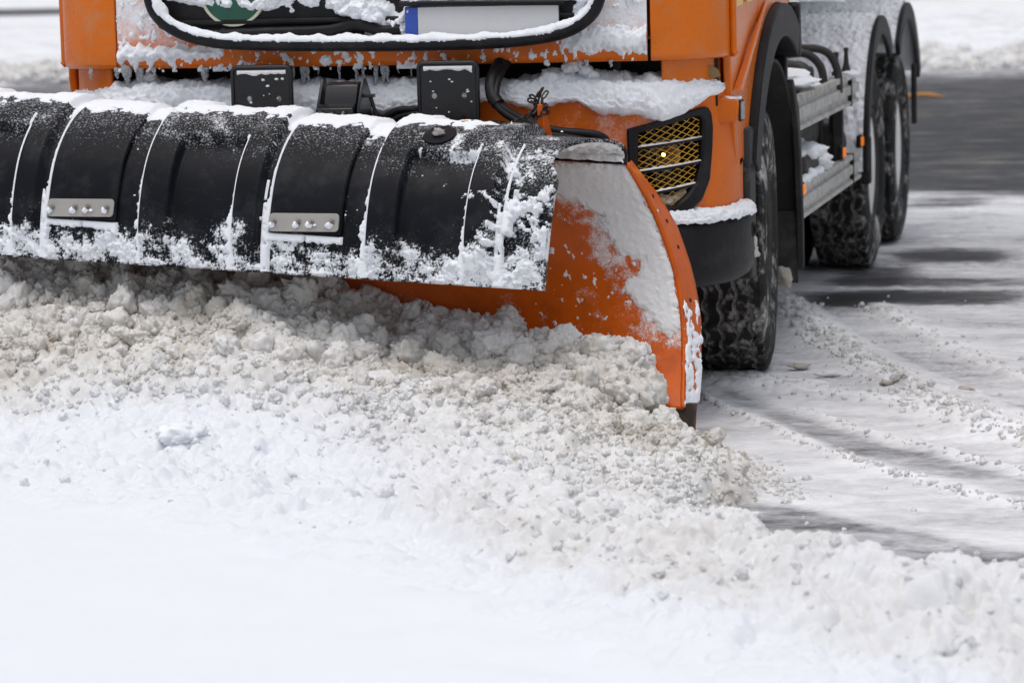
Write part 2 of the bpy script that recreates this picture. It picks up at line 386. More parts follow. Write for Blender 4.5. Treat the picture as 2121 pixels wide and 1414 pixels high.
ground = NT('winter_road')
_p = ground.pos()
st1 = ground.noise(2.2, 6, .66, stretch=(.5, 1.1, 1), dist=.4); st2 = ground.noise(10, 6, .7, stretch=(.8, 1.3, 1), dist=.5); fn = ground.noise(45, 4, .6)
mv = ground.math('ADD', ground.attr('snow'), ground.math('ADD', ground.math('MULTIPLY', ground.math('SUBTRACT', st1, .5), .75), ground.math('MULTIPLY', ground.math('SUBTRACT', st2, .5), .55)))
mv = ground.math('ADD', mv, ground.math('MULTIPLY', ground.math('SUBTRACT', fn, .5), .14))
sp_ = ground.n('ShaderNodeSeparateXYZ'); ground.l(_p, sp_.inputs[0]); far_ = ground.math('MULTIPLY_ADD', ground.step(1.0, 8.0, sp_.outputs[1]), .75, .12)
st3 = ground.noise(1.4, 6, .7, stretch=(.12, 1.6, 1)); mv = ground.math('ADD', mv, ground.math('MULTIPLY', ground.math('SUBTRACT', st3, .5), far_))
gc = ground.ramp(mv, [(.0, (.018, .018, .020)), (.24, (.040, .040, .041)), (.38, (.125, .125, .132)), (.48, (.30, .302, .315)), (.62, (.56, .565, .58)), (.80, (.76, .765, .775)), (.95, (.86, .875, .90))])
dt = ground.math('MULTIPLY', ground.step(.50, .70, ground.noise(3.2, 6, .7, stretch=(.4, 1.8, 1))), ground.math('MULTIPLY_ADD', far_, .45, .12))
gc = ground.mix(dt, gc, (.34, .29, .225))
gr = ground.mixf(ground.step(.2, .7, mv), .55, .8)
gn = ground.bump(ground.noise(60, 5, .7), .5, .006); gn = ground.bump(ground.noise(260, 3, .7), .4, .0012, gn)
M['ground'] = ground.fin(gc, gr, 0, gn, .2)
GX, GY, GZ = gx, gy, Z.copy()
grid_obj('road', np.stack([X, Y, Z], -1), M['ground'], None, {'snow': zone}, kind='structure')

# ---- the heap in front of the blade and the windrow it leaves
TH = rad(8); PO = np.array([1.22, -2.0, 0.0]); EU = np.array([-math.cos(TH), math.sin(TH), 0]); NF = np.array([-math.sin(TH), -math.cos(TH), 0]); TAPER = .057
FOOT = [(1.20, -2.03), (1.30, -2.30), (1.54, -2.74), (1.54, -2.88), (1.46, -3.08), (1.46, -3.36), (1.62, -3.76), (1.98, -4.12), (2.32, -4.45), (2.62, -4.62), (3.6, -5.0), (3.6, -6.8),
        (2.7, -6.4), (1.85, -5.75), (1.28, -5.15), (.36, -4.28), (-.60, -3.62), (-2.6, -2.55), (-2.6, -1.15), (1.18, -1.78)]
def pile_h(x, y, detail=True):
    dx, dy = x - PO[0], y - PO[1]
    u = dx * EU[0] + dy * EU[1]; q = dx * NF[0] + dy * NF[1]
    d = poly_sd(x, y, FOOT) + .05 * fbm(x * 4, y * 4, 0, 4, 41) + .02 * vnoise(x * 17, y * 17, 0, 44)
    rim = np.clip(d / (.15 + .15 * sstep(.45, 1.0, q)), -1, 1); rim = np.where(rim > 0, 1 - (1 - rim) ** 2.2, rim)
    top = np.interp(u, [-.1, .04, .1, .2, .37, .54, .81, 1.0, 1.28, 1.49, 2.1, 3], [.03, .12, .25, .33, .345, .372, .405, .44, .53, .61, .70, .73])
    g = np.clip(1 - (q + .12) / 1.55, 0, 1); g = g ** 1.12
    berm = .135 + .05 * fbm(x * 1.3, y * 1.3, 0, 3, 46)
    lump = .10 * np.exp(-((x - 2.58) / .22) ** 2 - ((y + 4.78) / .2) ** 2) + .07 * np.exp(-((x - 2.25) / .3) ** 2 - ((y + 5.05) / .25) ** 2)
    h = np.maximum(berm, top * g + berm * (1 - g) * .9) * rim + lump
    vs = sstep(-1.9, -2.5, .69 * x + .72 * y); h = h + .112 * vs * (1 - np.clip(rim, 0, 1))
    fr = np.clip(sstep(.25, .9, q - .30 * (u - .6)) * sstep(-.2, 1.6, u + .25 * q - .2) + sstep(.50, .12, d) * vs + .40 * sstep(.6, 1.5, q) + .25 * sstep(1.5, 2.1, x) * sstep(1.6, 2.2, q), 0, 1)   # whiter away from the blade: real dirt, plus flap shade put into the colour
    sm = sstep(.45, .02, poly_sd(x, y, FOOT)) * vs     # lumps melt into the verge
    if detail:
        k = (1 - .75 * sm) * np.clip(rim * 3, 0, 1); k = k * (1 - .15 * fr)
        wx = x + .02 * vnoise(x * 14, y * 14, 0, 51); wy = y + .02 * vnoise(x * 14, y * 14, 3, 52)
        c = caps(wx, wy, .15, 61) * (.30 + .25 * sstep(1.3, 2.0, q)) * sstep(-.1, .3, fbm(x * 3, y * 3, 0, 2, 66) + .2 * sstep(1.3, 2.0, q)) + caps(wx, wy, .07, 62) * .60 + caps(wx, wy, .033, 63) * .75 + caps(wx, wy, .016, 64) * .75 + .012 * fbm(x * 26, y * 26, 0, 4, 65)
        h = h + k * (c - .035) + .5 * (1 - k) * .02 * fbm(x * 7, y * 7, 0, 4, 67)
    return h, d, u, q, fr
px = np.arange(-1.35, 3.2, .0062); py = np.arange(-6.0, -1.6, .0078)
X, Y = np.meshgrid(px, py, indexing='ij')
Hh, Dd, Uu, Qq, Fr = pile_h(X, Y)
behind = Qq < np.interp(np.maximum(Hh, 0), [0, .15, .25, .38, .52, .66], [.0, -.0, -.08, -.16, -.20, -.22]) * np.interp(Uu, [.6, 1.6], [1, .35]) - .015
# keep only what can be seen from about here: the frame's cone with a generous margin
vx, vy = X - 2.965, Y + 12.2913; lat = vx * .9763 + vy * .2168; fwd = -vx * .2168 + vy * .9763
inview = np.abs(lat) < .163 * fwd + .75
c = (Hh > -.01) & ~((Qq < -.02) & (Uu < -.02)) & ~behind & inview
keep = c[:-1, :-1] & c[1:, :-1] & c[:-1, 1:] & c[1:, 1:]
grid_obj('snow_heap', np.stack([X, Y, np.maximum(Hh, -.01)], -1), M['snow_pile'], None, {'fresh': Fr}, keep, kind='stuff')
tag(bpy.data.objects['snow_heap'], 'crumbly grey-white snow heaped up in front of the plough blade', 'snow')

# ---- loose clods: variants instanced by geometry nodes over the heap and along the ridges
def clod_mesh(seed, sub=3, flat=1.0):
    bm = bmesh.new(); bmesh.ops.create_icosphere(bm, subdivisions=sub, radius=1.0)
    V = np.array([v.co[:] for v in bm.verts]); r = np.random.default_rng(seed)
    o = r.uniform(0, 50, 3); ax = r.uniform(.72, 1.3, 3)
    n = .95 + .55 * fbm(V[:, 0] * 1.2 + o[0], V[:, 1] * 1.2 + o[1], V[:, 2] * 1.2 + o[2], 2, seed)
    n += .55 * np.abs(fbm(V[:, 0] * 2.7 + o[1], V[:, 1] * 2.7 + o[2], V[:, 2] * 2.7 + o[0], 3, seed + 5)) - .08
    n += .16 * np.abs(vnoise(V[:, 0] * 7, V[:, 1] * 7, V[:, 2] * 7, seed + 9))
    V = V * n[:, None] * ax
    for v, p in zip(bm.verts, V): v.co = p
    me = bpy.data.meshes.new('clod'); bm.to_mesh(me); bm.free()
    me.polygons.foreach_set('use_smooth', np.ones(len(me.polygons), bool)); return me
clods = bpy.data.collections.new('clod_shapes')
for k in range(14):
    me = clod_mesh(100 + k, 4); me.materials.append(M['snow_clod']); o = bpy.data.objects.new('clod_shape', me); clods.objects.link(o)
def scatter(name, P, R, label, fresh):
    """one object: points with a size each, a clod instanced on every point"""
    n = len(P); me = bpy.data.meshes.new(name); me.vertices.add(n); me.vertices.foreach_set('co', np.asarray(P, np.float32).ravel())
    a = me.attributes.new('size', 'FLOAT', 'POINT'); a.data.foreach_set('value', np.asarray(R, np.float32))
    a = me.attributes.new('fresh', 'FLOAT', 'POINT'); a.data.foreach_set('value', np.asarray(fresh, np.float32))
    me.materials.append(M['snow_clod'])
    o = bpy.data.objects.new(name, me); COL.objects.link(o); o['kind'] = 'stuff'; tag(o, label, 'snow')
    g = bpy.data.node_groups.new(name, 'GeometryNodeTree')
    g.interface.new_socket('Geometry', in_out='INPUT', socket_type='NodeSocketGeometry'); g.interface.new_socket('Geometry', in_out='OUTPUT', socket_type='NodeSocketGeometry')
    N = g.nodes; gi = N.new('NodeGroupInput'); go = N.new('NodeGroupOutput')
    ci = N.new('GeometryNodeCollectionInfo'); ci.inputs[0].default_value = clods; ci.inputs['Separate Children'].default_value = True; ci.inputs['Reset Children'].default_value = True
    ip = N.new('GeometryNodeInstanceOnPoints'); ip.inputs['Pick Instance'].default_value = True
    rv = N.new('FunctionNodeRandomValue'); rv.data_type = 'FLOAT_VECTOR'; rv.inputs[1].default_value = (6.28, 6.28, 6.28)
    na = N.new('GeometryNodeInputNamedAttribute'); na.data_type = 'FLOAT'; na.inputs['Name'].default_value = 'size'
    L = g.links.new
    L(gi.outputs[0], ip.inputs['Points']); L(ci.outputs[0], ip.inputs['Instance']); L(rv.outputs[0], ip.inputs['Rotation']); L(na.outputs[0], ip.inputs['Scale']); L(ip.outputs[0], go.inputs[0])
    m = o.modifiers.new('clods', 'NODES'); m.node_group = g
    return o
n = 120000
x = RNG.uniform(-1.3, 3.1, n); y = RNG.uniform(-5.9, -1.7, n)
h, d, u, q, fr = pile_h(x, y); sm = sstep(.55, .05, poly_sd(x, y, FOOT)) * sstep(-1.9, -2.5, .69 * x + .72 * y)
r = .0045 + .013 * RNG.random(n) ** 3.0 + (.010 + .040 * RNG.random(n) ** 2.2) * (RNG.random(n) < .12) * sstep(1.15, .2, q)
cl_ = sstep(-.15, .25, fbm(x * 2.6, y * 2.6, 0, 4, 71)); dens = (1 - .95 * fr) * (1 - .72 * sstep(.5, 1.2, q) * (1 - .7 * cl_)) * (1 - .97 * sm) * (.35 + .65 * cl_) * (1 - .75 * sstep(1.4, 2.1, q))
back = np.interp(np.maximum(h, 0), [0, .15, .25, .38, .52, .66], [.0, -.0, -.08, -.16, -.20, -.22]) * np.interp(u, [.6, 1.6], [1, .35])
vx, vy = x - 2.965, y + 12.2913; lat = vx * .9763 + vy * .2168; fwd = -vx * .2168 + vy * .9763
ok = (h > .0) & (d > -.01) & (q - back > r * .9) & ~((u < .03) & (q < .10)) & (RNG.random(n) < dens) & (np.abs(lat) < .163 * fwd + .6)
scatter('snow_clods', np.stack([x, y, h + r * RNG.uniform(-.55, .35, n)], -1)[ok], r[ok], 'small loose clods of dirty snow strewn over the ploughed heap', fr[ok])
P, R = [], []
for pts, w, hh in RIDGES:
    c = spline(pts, 400); k = int(1300 * (hh / .03) ** 2)
    i = RNG.integers(0, 400, k); P.append(c[i] + RNG.normal(0, w * .55, (k, 2))); R.append((.0035 + .013 * RNG.random(k) ** 3) * (.6 + .4 * hh / .03))
k = 50; P.append(np.stack([RNG.uniform(1.0, 2.6, k), RNG.uniform(-3.4, 3.0, k)], 1)); R.append(.003 + .009 * RNG.random(k) ** 3)
k = 260; tt = RNG.random(k)[:, None]; P.append(np.array([1.30, -2.05]) * (1 - tt) + np.array([1.66, -2.9]) * tt + np.abs(RNG.normal(0, .07, (k, 1))) * np.array([.9, .4])); R.append(.004 + .011 * RNG.random(k) ** 2.5)
k = 14; tt = RNG.random(k)[:, None]; P.append(np.array([1.55, -3.2]) * (1 - tt) + np.array([2.5, -3.85]) * tt + np.abs(RNG.normal(0, .09, (k, 1))) * np.array([.45, .85])); R.append(.004 + .010 * RNG.random(k) ** 2.5)
k = 2600; P.append(np.stack([RNG.uniform(-14, 6, k), 24.8 + np.abs(RNG.normal(0, 1.4, k))], 1)); R.append(.03 + .10 * RNG.random(k) ** 3)
P = np.vstack(P); R = np.concatenate(R)
wheel_clear = ~((P[:, 0] > .78) & (P[:, 0] < 1.24) & (np.abs(P[:, 1]) < .24))
P, R = P[wheel_clear], R[wheel_clear]
scatter('snow_rubble', np.c_[P, GZ[np.clip(np.searchsorted(GX, P[:, 0]), 0, len(GX) - 1), np.clip(np.searchsorted(GY, P[:, 1]), 0, len(GY) - 1)] + R * .15], R, 'frozen snow crumbs scattered along the wheel tracks on the packed road', np.full(len(P), .35))

# ---- the untouched verge in the foreground
D1 = np.array([.75, -.66]); N1 = np.array([.66, .75])
tt = np.r_[np.arange(-16, -2, .5), np.arange(-2, 6.5, .05), np.arange(6.5, 14, .5)]; ww = np.r_[np.arange(-16, -6, .4), np.arange(-6, -1.9, .045)]
T, Wv = np.meshgrid(tt, ww, indexing='ij')
X, Y = T * D1[0] + Wv * N1[0], T * D1[1] + Wv * N1[1]
sdv = poly_sd(X, Y, FOOT)
Z = .115 + .02 * fbm(X * .5, Y * .5, 0, 3, 80) + .008 * fbm(X * 3, Y * 3, 0, 3, 81) + .022 * sstep(-.55, .05, sdv) * fbm(X * 6, Y * 6, 0, 4, 82) - .22 * sstep(.10, .45, sdv) - .3 * sstep(3.0, 3.6, T * 0 + X) * sstep(-5.2, -4.6, Y)
bad = sdv > .42
keep = ~(bad[:-1, :-1] & bad[1:, 1:])
ok = (Wv < -1.95)
grid_obj('snow_verge', np.stack([X, Y, Z], -1), M['snow_smooth'], None, None, keep & ok[:-1, :-1], kind='structure')

# ================================================================== THE PLOUGH
plow = tag(empty('snow_plough', (0, -1.9, 0)), 'orange snow plough blade with a black ribbed rubber flap, mounted on the truck front', 'snow plough')
plow_off = Vector((0, 1.9, 0))
def PL(o):
    """parts are modelled in world coordinates; keep them there under the plough's empty"""
    if o is not None: o.parent = plow; o.matrix_parent_inverse = Matrix.Translation(plow_off)
    return o
def W3(u, q, z):
    u, q, z = np.broadcast_arrays(np.asarray(u, float), q, z)
    return PO + EU * u[..., None] + NF * q[..., None] + np.array([0, 0, 1.0]) * (z * (1 + TAPER * u))[..., None]
MBP = [(0.0, .15), (-.08, .25), (-.16, .38), (-.21, .52), (-.225, .66), (-.20, .80), (-.15, .90), (-.12, .945)]
FLP = [(-.12, .945), (-.135, .98), (-.105, 1.015), (-.03, 1.035), (.07, 1.034), (.17, 1.008), (.26, .955), (.335, .88), (.385, .785), (.415, .68), (.43, .575)]
MU = [0.028, 0.041, 0.05, 0.06, 0.069, 0.079, 0.091, 0.104, 0.121, 0.14, 0.162, 0.183, 0.205, 0.227, 0.247]
MO = [0.026, 0.032, 0.039, 0.046, 0.054, 0.063, 0.078, 0.094, 0.113, 0.135, 0.156, 0.188, 0.22, 0.256, 0.286]
LM, LF = .88, .902
UL = 2.89                                     # the far end of the blade
def prof(pts, n):
    p = spline(pts, n); t = np.gradient(p, axis=0); t /= np.linalg.norm(t, axis=1, keepdims=True)
    return p, np.stack([t[:, 1], -t[:, 0]], 1)   # normal
# -- mouldboard
ns = 90; pm, nm = prof(MBP, ns); sm_ = np.linspace(0, 1, ns); ue = np.interp(sm_, np.linspace(0, 1, 15), MU)
aa = np.r_[np.linspace(0, .35, 120, endpoint=False), np.linspace(.35, 1, 60)]
Ug = ue[None, :] + (UL - ue[None, :]) * aa[:, None]
P = W3(Ug, pm[None, :, 0] * np.interp(Ug, [.6, 1.6], [1, .35]), pm[None, :, 1] + 0 * Ug)
Nn = NF * nm[None, :, 0, None] + np.array([0, 0, 1.0]) * nm[None, :, 1, None] + 0 * P
Sg = sm_[None, :] * LM + 0 * Ug
CRUST = [(.60, .86), (.40, .88), (.25, .875), (.218, .761), (.174, .623), (.123, .484), (.092, .346), (.088, .277), (.124, .267), (.2, .326), (.285, .405), (.323, .435), (.263, .475), (.237, .524), (.342, .534), (.393, .583), (.415, .652), (.489, .702), (.60, .745)]
csd = poly_sd(Ug, Sg, CRUST)
left = sstep(.30, .52, Ug) * sstep(.80, .55, Sg)
frost = np.clip(.28 + .35 * sstep(-.10, .0, csd) - .10 * sstep(.8, 1.6, Ug), 0, 1) * .55 + .15 * sstep(-.15, .35, fbm(Ug * 9, Sg * 9, 0, 4, 88)) + .06
PL(grid_obj('mouldboard', P, M['plow_orange'], None, {'frost': frost}, thick=.014, off=1.0))
# finer patch of the same surface carries the crust
us = np.arange(.02, .62, .0035); ss = np.linspace(.2, 1, 190); pp = np.stack([np.interp(ss, sm_, pm[:, k]) for k in (0, 1)], 1); nn = np.stack([np.interp(ss, sm_, nm[:, k]) for k in (0, 1)], 1)
U2, S2 = np.meshgrid(us, ss * LM, indexing='ij'); ue2 = np.interp(ss, sm_, ue)
P2 = W3(U2, pp[None, :, 0] + 0 * U2, pp[None, :, 1] + 0 * U2); N2 = NF * nn[None, :, 0, None] + np.array([0, 0, 1.0]) * nn[None, :, 1, None] + 0 * P2
c2 = poly_sd(U2, S2, CRUST)
soft = sstep(.26, .40, U2) * sstep(.90, .55, S2)            # towards the flap the crust breaks into flakes
tk = c2 + .020 * fbm(U2 * 30, S2 * 30, 0, 4, 90) + .006 * fbm(U2 * 110, S2 * 110, 0, 3, 91) - soft * (.035 + .10 * np.maximum(0, fbm(U2 * 45, S2 * 45, 0, 4, 92) + .08))
tk = np.where(tk > 0, np.minimum(.45 * tk + .001, .010 + .003 * fbm(U2 * 40, S2 * 40, 0, 4, 93)), -.003)
spl = fbm(U2 * 38, S2 * 38, 0, 4, 94) - .42 + .12 * sstep(.25, .0, np.abs(S2 - .42))
tk = np.maximum(tk, np.where(spl > 0, .004 * sstep(0, .2, spl), -.003))
tk = np.where(U2 < ue2[None, :] + .006, -.003, tk)
PL(shell('snow_crust', P2, N2, tk, M['snow_crust'], None))
# -- flared end flange with bolt holes
mo = np.array(MO); n15 = spline(MBP, 15); a_ = W3(np.array(MU), n15[:, 0] + .004, n15[:, 1]); b_ = W3(mo, n15[:, 0] - .14, n15[:, 1])
kk = np.linspace(0, 1, 60)
a_ = np.stack([np.interp(kk, np.linspace(0, 1, 15), a_[:, i]) for i in range(3)], 1); b_ = np.stack([np.interp(kk, np.linspace(0, 1, 15), b_[:, i]) for i in range(3)], 1)
w_ = np.linspace(0, 1, 9)[None, :, None]
P = a_[:, None, :] * (1 - w_) + b_[:, None, :] * w_
fz = np.linspace(0, 1, 60)[:, None] + 0 * w_[..., 0]
PL(grid_obj('end_flange', P, M['plow_orange'], None, {'frost': np.where(fz < .55, .34 - .25 * fz, -.05)}, thick=.014, off=0.0))
for k, w in ((50, .45), (44, .5), (38, .55), (26, .5)):
    c = Vector(a_[k] * (1 - w) + b_[k] * w); n_ = Vector(np.cross(b_[k] - a_[k], a_[min(k + 1, 59)] - a_[k - 1])).normalized()
    if n_.x < 0: n_ = -n_
    PL(MB().lathe([(.0075, .006), (.0075, .009), (.0045, .0095), (.0045, .0078), (.0, .0078)], c, n_, 16).obj('bolt_hole', M['dark']))
fb = MB().tube([p + np.array([0, 0, 0]) for p in b_[::3]], .006, 8); PL(fb.obj('flange_edge', M['plow_orange']))
# snow stuck to the flange
t_ = (fbm(P[..., 2] * 30, P[..., 0] * 30 + P[..., 1] * 20, 0, 4, 97) + .05 - .9 * sstep(.28, .62, P[..., 2])) ; Nn = normals(P); Nn = np.where(Nn[..., :1] < 0, -Nn, Nn)
PP = np.stack([np.stack([np.interp(np.linspace(0, 59, 220), np.arange(60), P[:, j, i]) for i in range(3)], 1) for j in range(9)], 1)
PP = np.stack([np.stack([np.interp(np.linspace(0, 8, 40), np.arange(9), PP[r_, :, i]) for i in range(3)], 1) for r_ in range(220)], 0)
t_ = fbm(PP[..., 2] * 22, PP[..., 0] * 40, PP[..., 1] * 22, 4, 97) + .12 - .75 * sstep(.30, .62, PP[..., 2]) + .12 * sstep(.30, .18, PP[..., 2])
Nn = normals(PP); Nn = np.where(Nn[..., :1] < 0, -Nn, Nn)
PL(shell('flange_snow', PP, Nn, np.where(t_ > 0, .007 + .006 * sstep(0, .3, t_), -.004), M['snow'], None))
# -- cutting edge
m = MB()
for u0, u1 in ((-.012, .73), (.735, 1.45), (1.455, 2.17), (2.175, UL)):
    q0 = W3(np.array([u0, u0, u1, u1]), np.array([.03, -.012, -.012, .03]), np.array([.0, .165, .165, .0])); q1 = q0 - NF * .024
    mm = MB().add(list(q0) + list(q1), [(0, 1, 2, 3), (7, 6, 5, 4), (0, 4, 5, 1), (1, 5, 6, 2), (2, 6, 7, 3), (3, 7, 4, 0)])
    PL(mm.obj('cutting_edge', M['rust'], None, bevel=.003))
# back frame of the blade, hidden but real
for u_ in (.45, 1.0, 1.55, 2.1, 2.6):
    mm = MB(); f_ = float(np.interp(u_, [.6, 1.6], [1, .35])); pts = [(float(q) * f_ - .016, float(z)) for q, z in pm[::8]] + [(float(q) * f_ - .07, float(z)) for q, z in pm[::-8]]
    mm.prism(pts, .02, lambda a, b, h_, u_=u_: W3(u_ + h_, a, b)); PL(mm.obj('rib', M['plow_orange']))
m = MB(); m.tube([W3(.35, -.30, .45), W3(UL - .9, -.19, .45)], .035, 12); PL(m.obj('push_beam', M['steel_black']))

# -- rubber flap: segments with moulded ribs and windows, joined by bolted steel plates
JO = [1.21, 2.05, 2.89]; SEG = .84
FE = [.25, .25, .255, .265, .28, .30, .325, .345, .365, .38, .388, .391, .387, .362, .345, .345, .345, .344, .345, .346, .347, .349, .351, .354, .356]
nsf = 190; pf, nf = prof(FLP, nsf); nf = -nf if nf[60, 1] < 0 else nf; sf = np.linspace(0, 1, nsf); fe = np.interp(sf, np.linspace(0, 1, 25), FE)
def relief(u, s, straps=True):
    """height of the moulding above the sheet; u is measured to the joint on the segment's far side"""
    S_ = s * LF; r = np.zeros(np.broadcast(u, s).shape)
    e = .006
    def bx(a, b): return sstep(a - e, a + e, u) * (1 - sstep(b - e, b + e, u))
    end = 1 - sstep(.80, .87, S_)
    for j in (1.21, 2.05, 2.89, .37):
        strap = bx(j - .135, j + .135) * (1 - sstep(.765, .775, S_))
        frame = bx(j - .67, j - .225) * (1 - .65 * sstep(.78, .86, S_))
        win = bx(j - .575, j - .335) * sstep(.462, .474, S_)
        dip = bx(j - .575, j - .335) * sstep(.30, .20, S_) * .35
        r = np.maximum(r, np.maximum(.018 * strap * straps, .036 * np.clip(frame - win * 1.0 - dip, 0, 1)))
    return r
def flapP(u, s, off=0.0):
    q = np.interp(s, sf, pf[:, 0]); z = np.interp(s, sf, pf[:, 1]); a = np.interp(s, sf, nf[:, 0]); b = np.interp(s, sf, nf[:, 1])
    u, q, z, a, b = np.broadcast_arrays(u, q, z, a, b)
    P = W3(u, q + a * off, z + b * off); P = P + np.array([0, 0, 1.0]) * (.011 * u * s)[..., None]
    N = NF * a[..., None] + np.array([0, 0, 1.0]) * b[..., None]
    return P, N
def snow_fields(U, Sx):
    n1 = fbm(U * 9, Sx * 9, 0, 4, 120); n2 = fbm(U * 34, Sx * 34, 0, 4, 121); n3 = fbm(U * 120, Sx * 120, 0, 3, 122)
    hem = n1 * .75 + n2 * .55 + n3 * .55 + 1.05 * sstep(.72, .985, Sx) - 1.0 - .25 * sstep(.99, 1.0, Sx)
    end = n1 * 1.1 + n2 * .5 + n3 * .25 + .30 * sstep(.75, .5, U) + .35 * sstep(.45, .9, Sx) - .70 - .5 * sstep(.42, .32, Sx)
    return n1, n2, n3, hem, np.where(U < .74, end, -1)
for k, j in enumerate(JO):
    u1 = j - .0025; u0 = np.where(j == 1.21, fe, j - SEG + .0025) if k == 0 else np.full(nsf, j - SEG + .0025)
    a = np.linspace(0, 1, 180 if k < 2 else 90)[:, None]
    U = u0[None, :] + (u1 - u0[None, :]) * a; Sx = sf[None, :] + 0 * U
    P, N = flapP(U, Sx); P = P + N * relief(U, Sx, False)[..., None]
    nz = N[..., 2]
    fr = .10 + .26 * sstep(.45, .95, nz) + .16 * sstep(.70, .92, Sx) + .12 * sstep(.75, .4, U) * sstep(.3, .6, Sx)
    n1, n2, n3, hem, end = snow_fields(U, Sx); fr = fr + .25 * sstep(-.5, .05, hem) + .22 * sstep(-.35, .05, end) + .10 * sstep(-.1, .5, n1)
    o = PL(grid_obj('flap_segment', P, M['flap'], None, {'frost': fr}, thick=.012, off=-1.0 if k >= 0 else 1))
for j in JO[:2]:      # the smooth strap that covers each joint down to its plate
    U, Sx = np.meshgrid(np.linspace(j - .135, j + .135, 60), np.linspace(.085, .77 / LF, 120), indexing='ij'); P, N = flapP(U, Sx)
    ed = np.minimum(np.abs(U - j + .135), np.abs(U - j - .135)); P = P + N * (.010 + .008 * sstep(0, .008, ed))[..., None]
    PL(grid_obj('flap_strap', P, M['flap'], None, {'frost': .10 + .26 * sstep(.45, .95, N[..., 2])}, thick=.012, off=-1.0))
# inside of the arch at the open end carries a grey crust
us = np.arange(.25, .62, .004); ss = np.linspace(.0, .42, 70); U, Sx = np.meshgrid(us, ss, indexing='ij'); P, N = flapP(U, Sx, -.0125)
t_ = .012 + .02 * fbm(U * 25, Sx * 25, 0, 4, 111) - .5 * np.maximum(0, Sx - .36); fe2 = np.interp(Sx, sf, fe); t_ = np.where(U < fe2 + .01 + .01 * vnoise(U * 60, Sx * 60, 0, 7), -.002, np.maximum(t_, .004))
PL(shell('arch_crust', P, -N, t_, M['snow_crust'], None))
# snow lying on the flap
us = np.arange(.33, 2.62, .0042); ss = np.arange(.02, .9985, .0042); U, Sx = np.meshgrid(us, ss, indexing='ij'); P, N = flapP(U, Sx); R_ = relief(U, Sx); P = P + N * R_[..., None]
nz = N[..., 2]; feu = np.interp(Sx, sf, fe)
n1, n2, n3, hem, end = snow_fields(U, Sx)
low = np.clip(1 - R_ / .02, 0, 1)
top = (nz - .960 + .035 * low + .05 * n1 + .04 * n2 - .10 * sstep(.75, .55, U)) * 9
thick = np.where(top > 0, np.minimum(.003 + .012 * np.minimum(top, 1.2), .018) * (1 + .5 * n1), -1)
# ledges that face away from the wind side keep a line of snow that widens downwards
for j in JO + [.37]:
    for w, lo in ((j - .225, .30), (j - .575, .48), (j + .135, .42), (j - .67 - .012, .70)):
        dd = U - w; wd_ = (.0045 + .022 * sstep(lo, .95, Sx) ** 2) * np.clip(1 + 1.3 * n2 + .8 * n1, .1, 2.5) * sstep(lo - .06, lo + .05, Sx + .08 * n1)
        if abs(w - (j - .67 - .012)) < 1e-6: dd = -dd; wd_ = wd_ * np.clip(2.2 * n1 + .5 + 1.5 * sstep(.7, .9, Sx), 0, 1.2)
        inside = np.minimum(dd + .006, wd_ - dd)
        thick = np.maximum(thick, np.where((inside > 0) & (wd_ > .002), np.minimum(.003 + inside * 1.4, .016), -1))
thick = np.maximum(thick, np.where(hem > 0, .0015 + .014 * sstep(0, .5, hem) + .004 * n2, -1))
thick = np.maximum(thick, np.where(end > 0, .003 + .016 * sstep(0, .3, end), -1))
fl = n2 * .8 + n3 * .5 - .62; thick = np.maximum(thick, np.where(fl > 0, .003 + .006 * sstep(0, .2, fl), -1))
# around the plates
for j in JO[:2]:
    pu = (np.abs(U - j) < .135) & (Sx * LF > .775) & (Sx * LF < .795 + .012 * n2 + .008 * n1); thick = np.maximum(thick, np.where(pu, .014, -1))
    pl = (np.abs(U - j) < .128) & (Sx * LF > .70) & (Sx * LF < .772); thick = np.where(pl, -1, thick)
thick = np.where((U < feu + .006), -1, thick)
for j in JO: thick = np.where(np.abs(U - j) < .004, np.where(Sx > .86, -1, thick), thick)
PL(shell('flap_snow', P, N, np.where(thick > 0, thick, -.003), M['snow'], None))
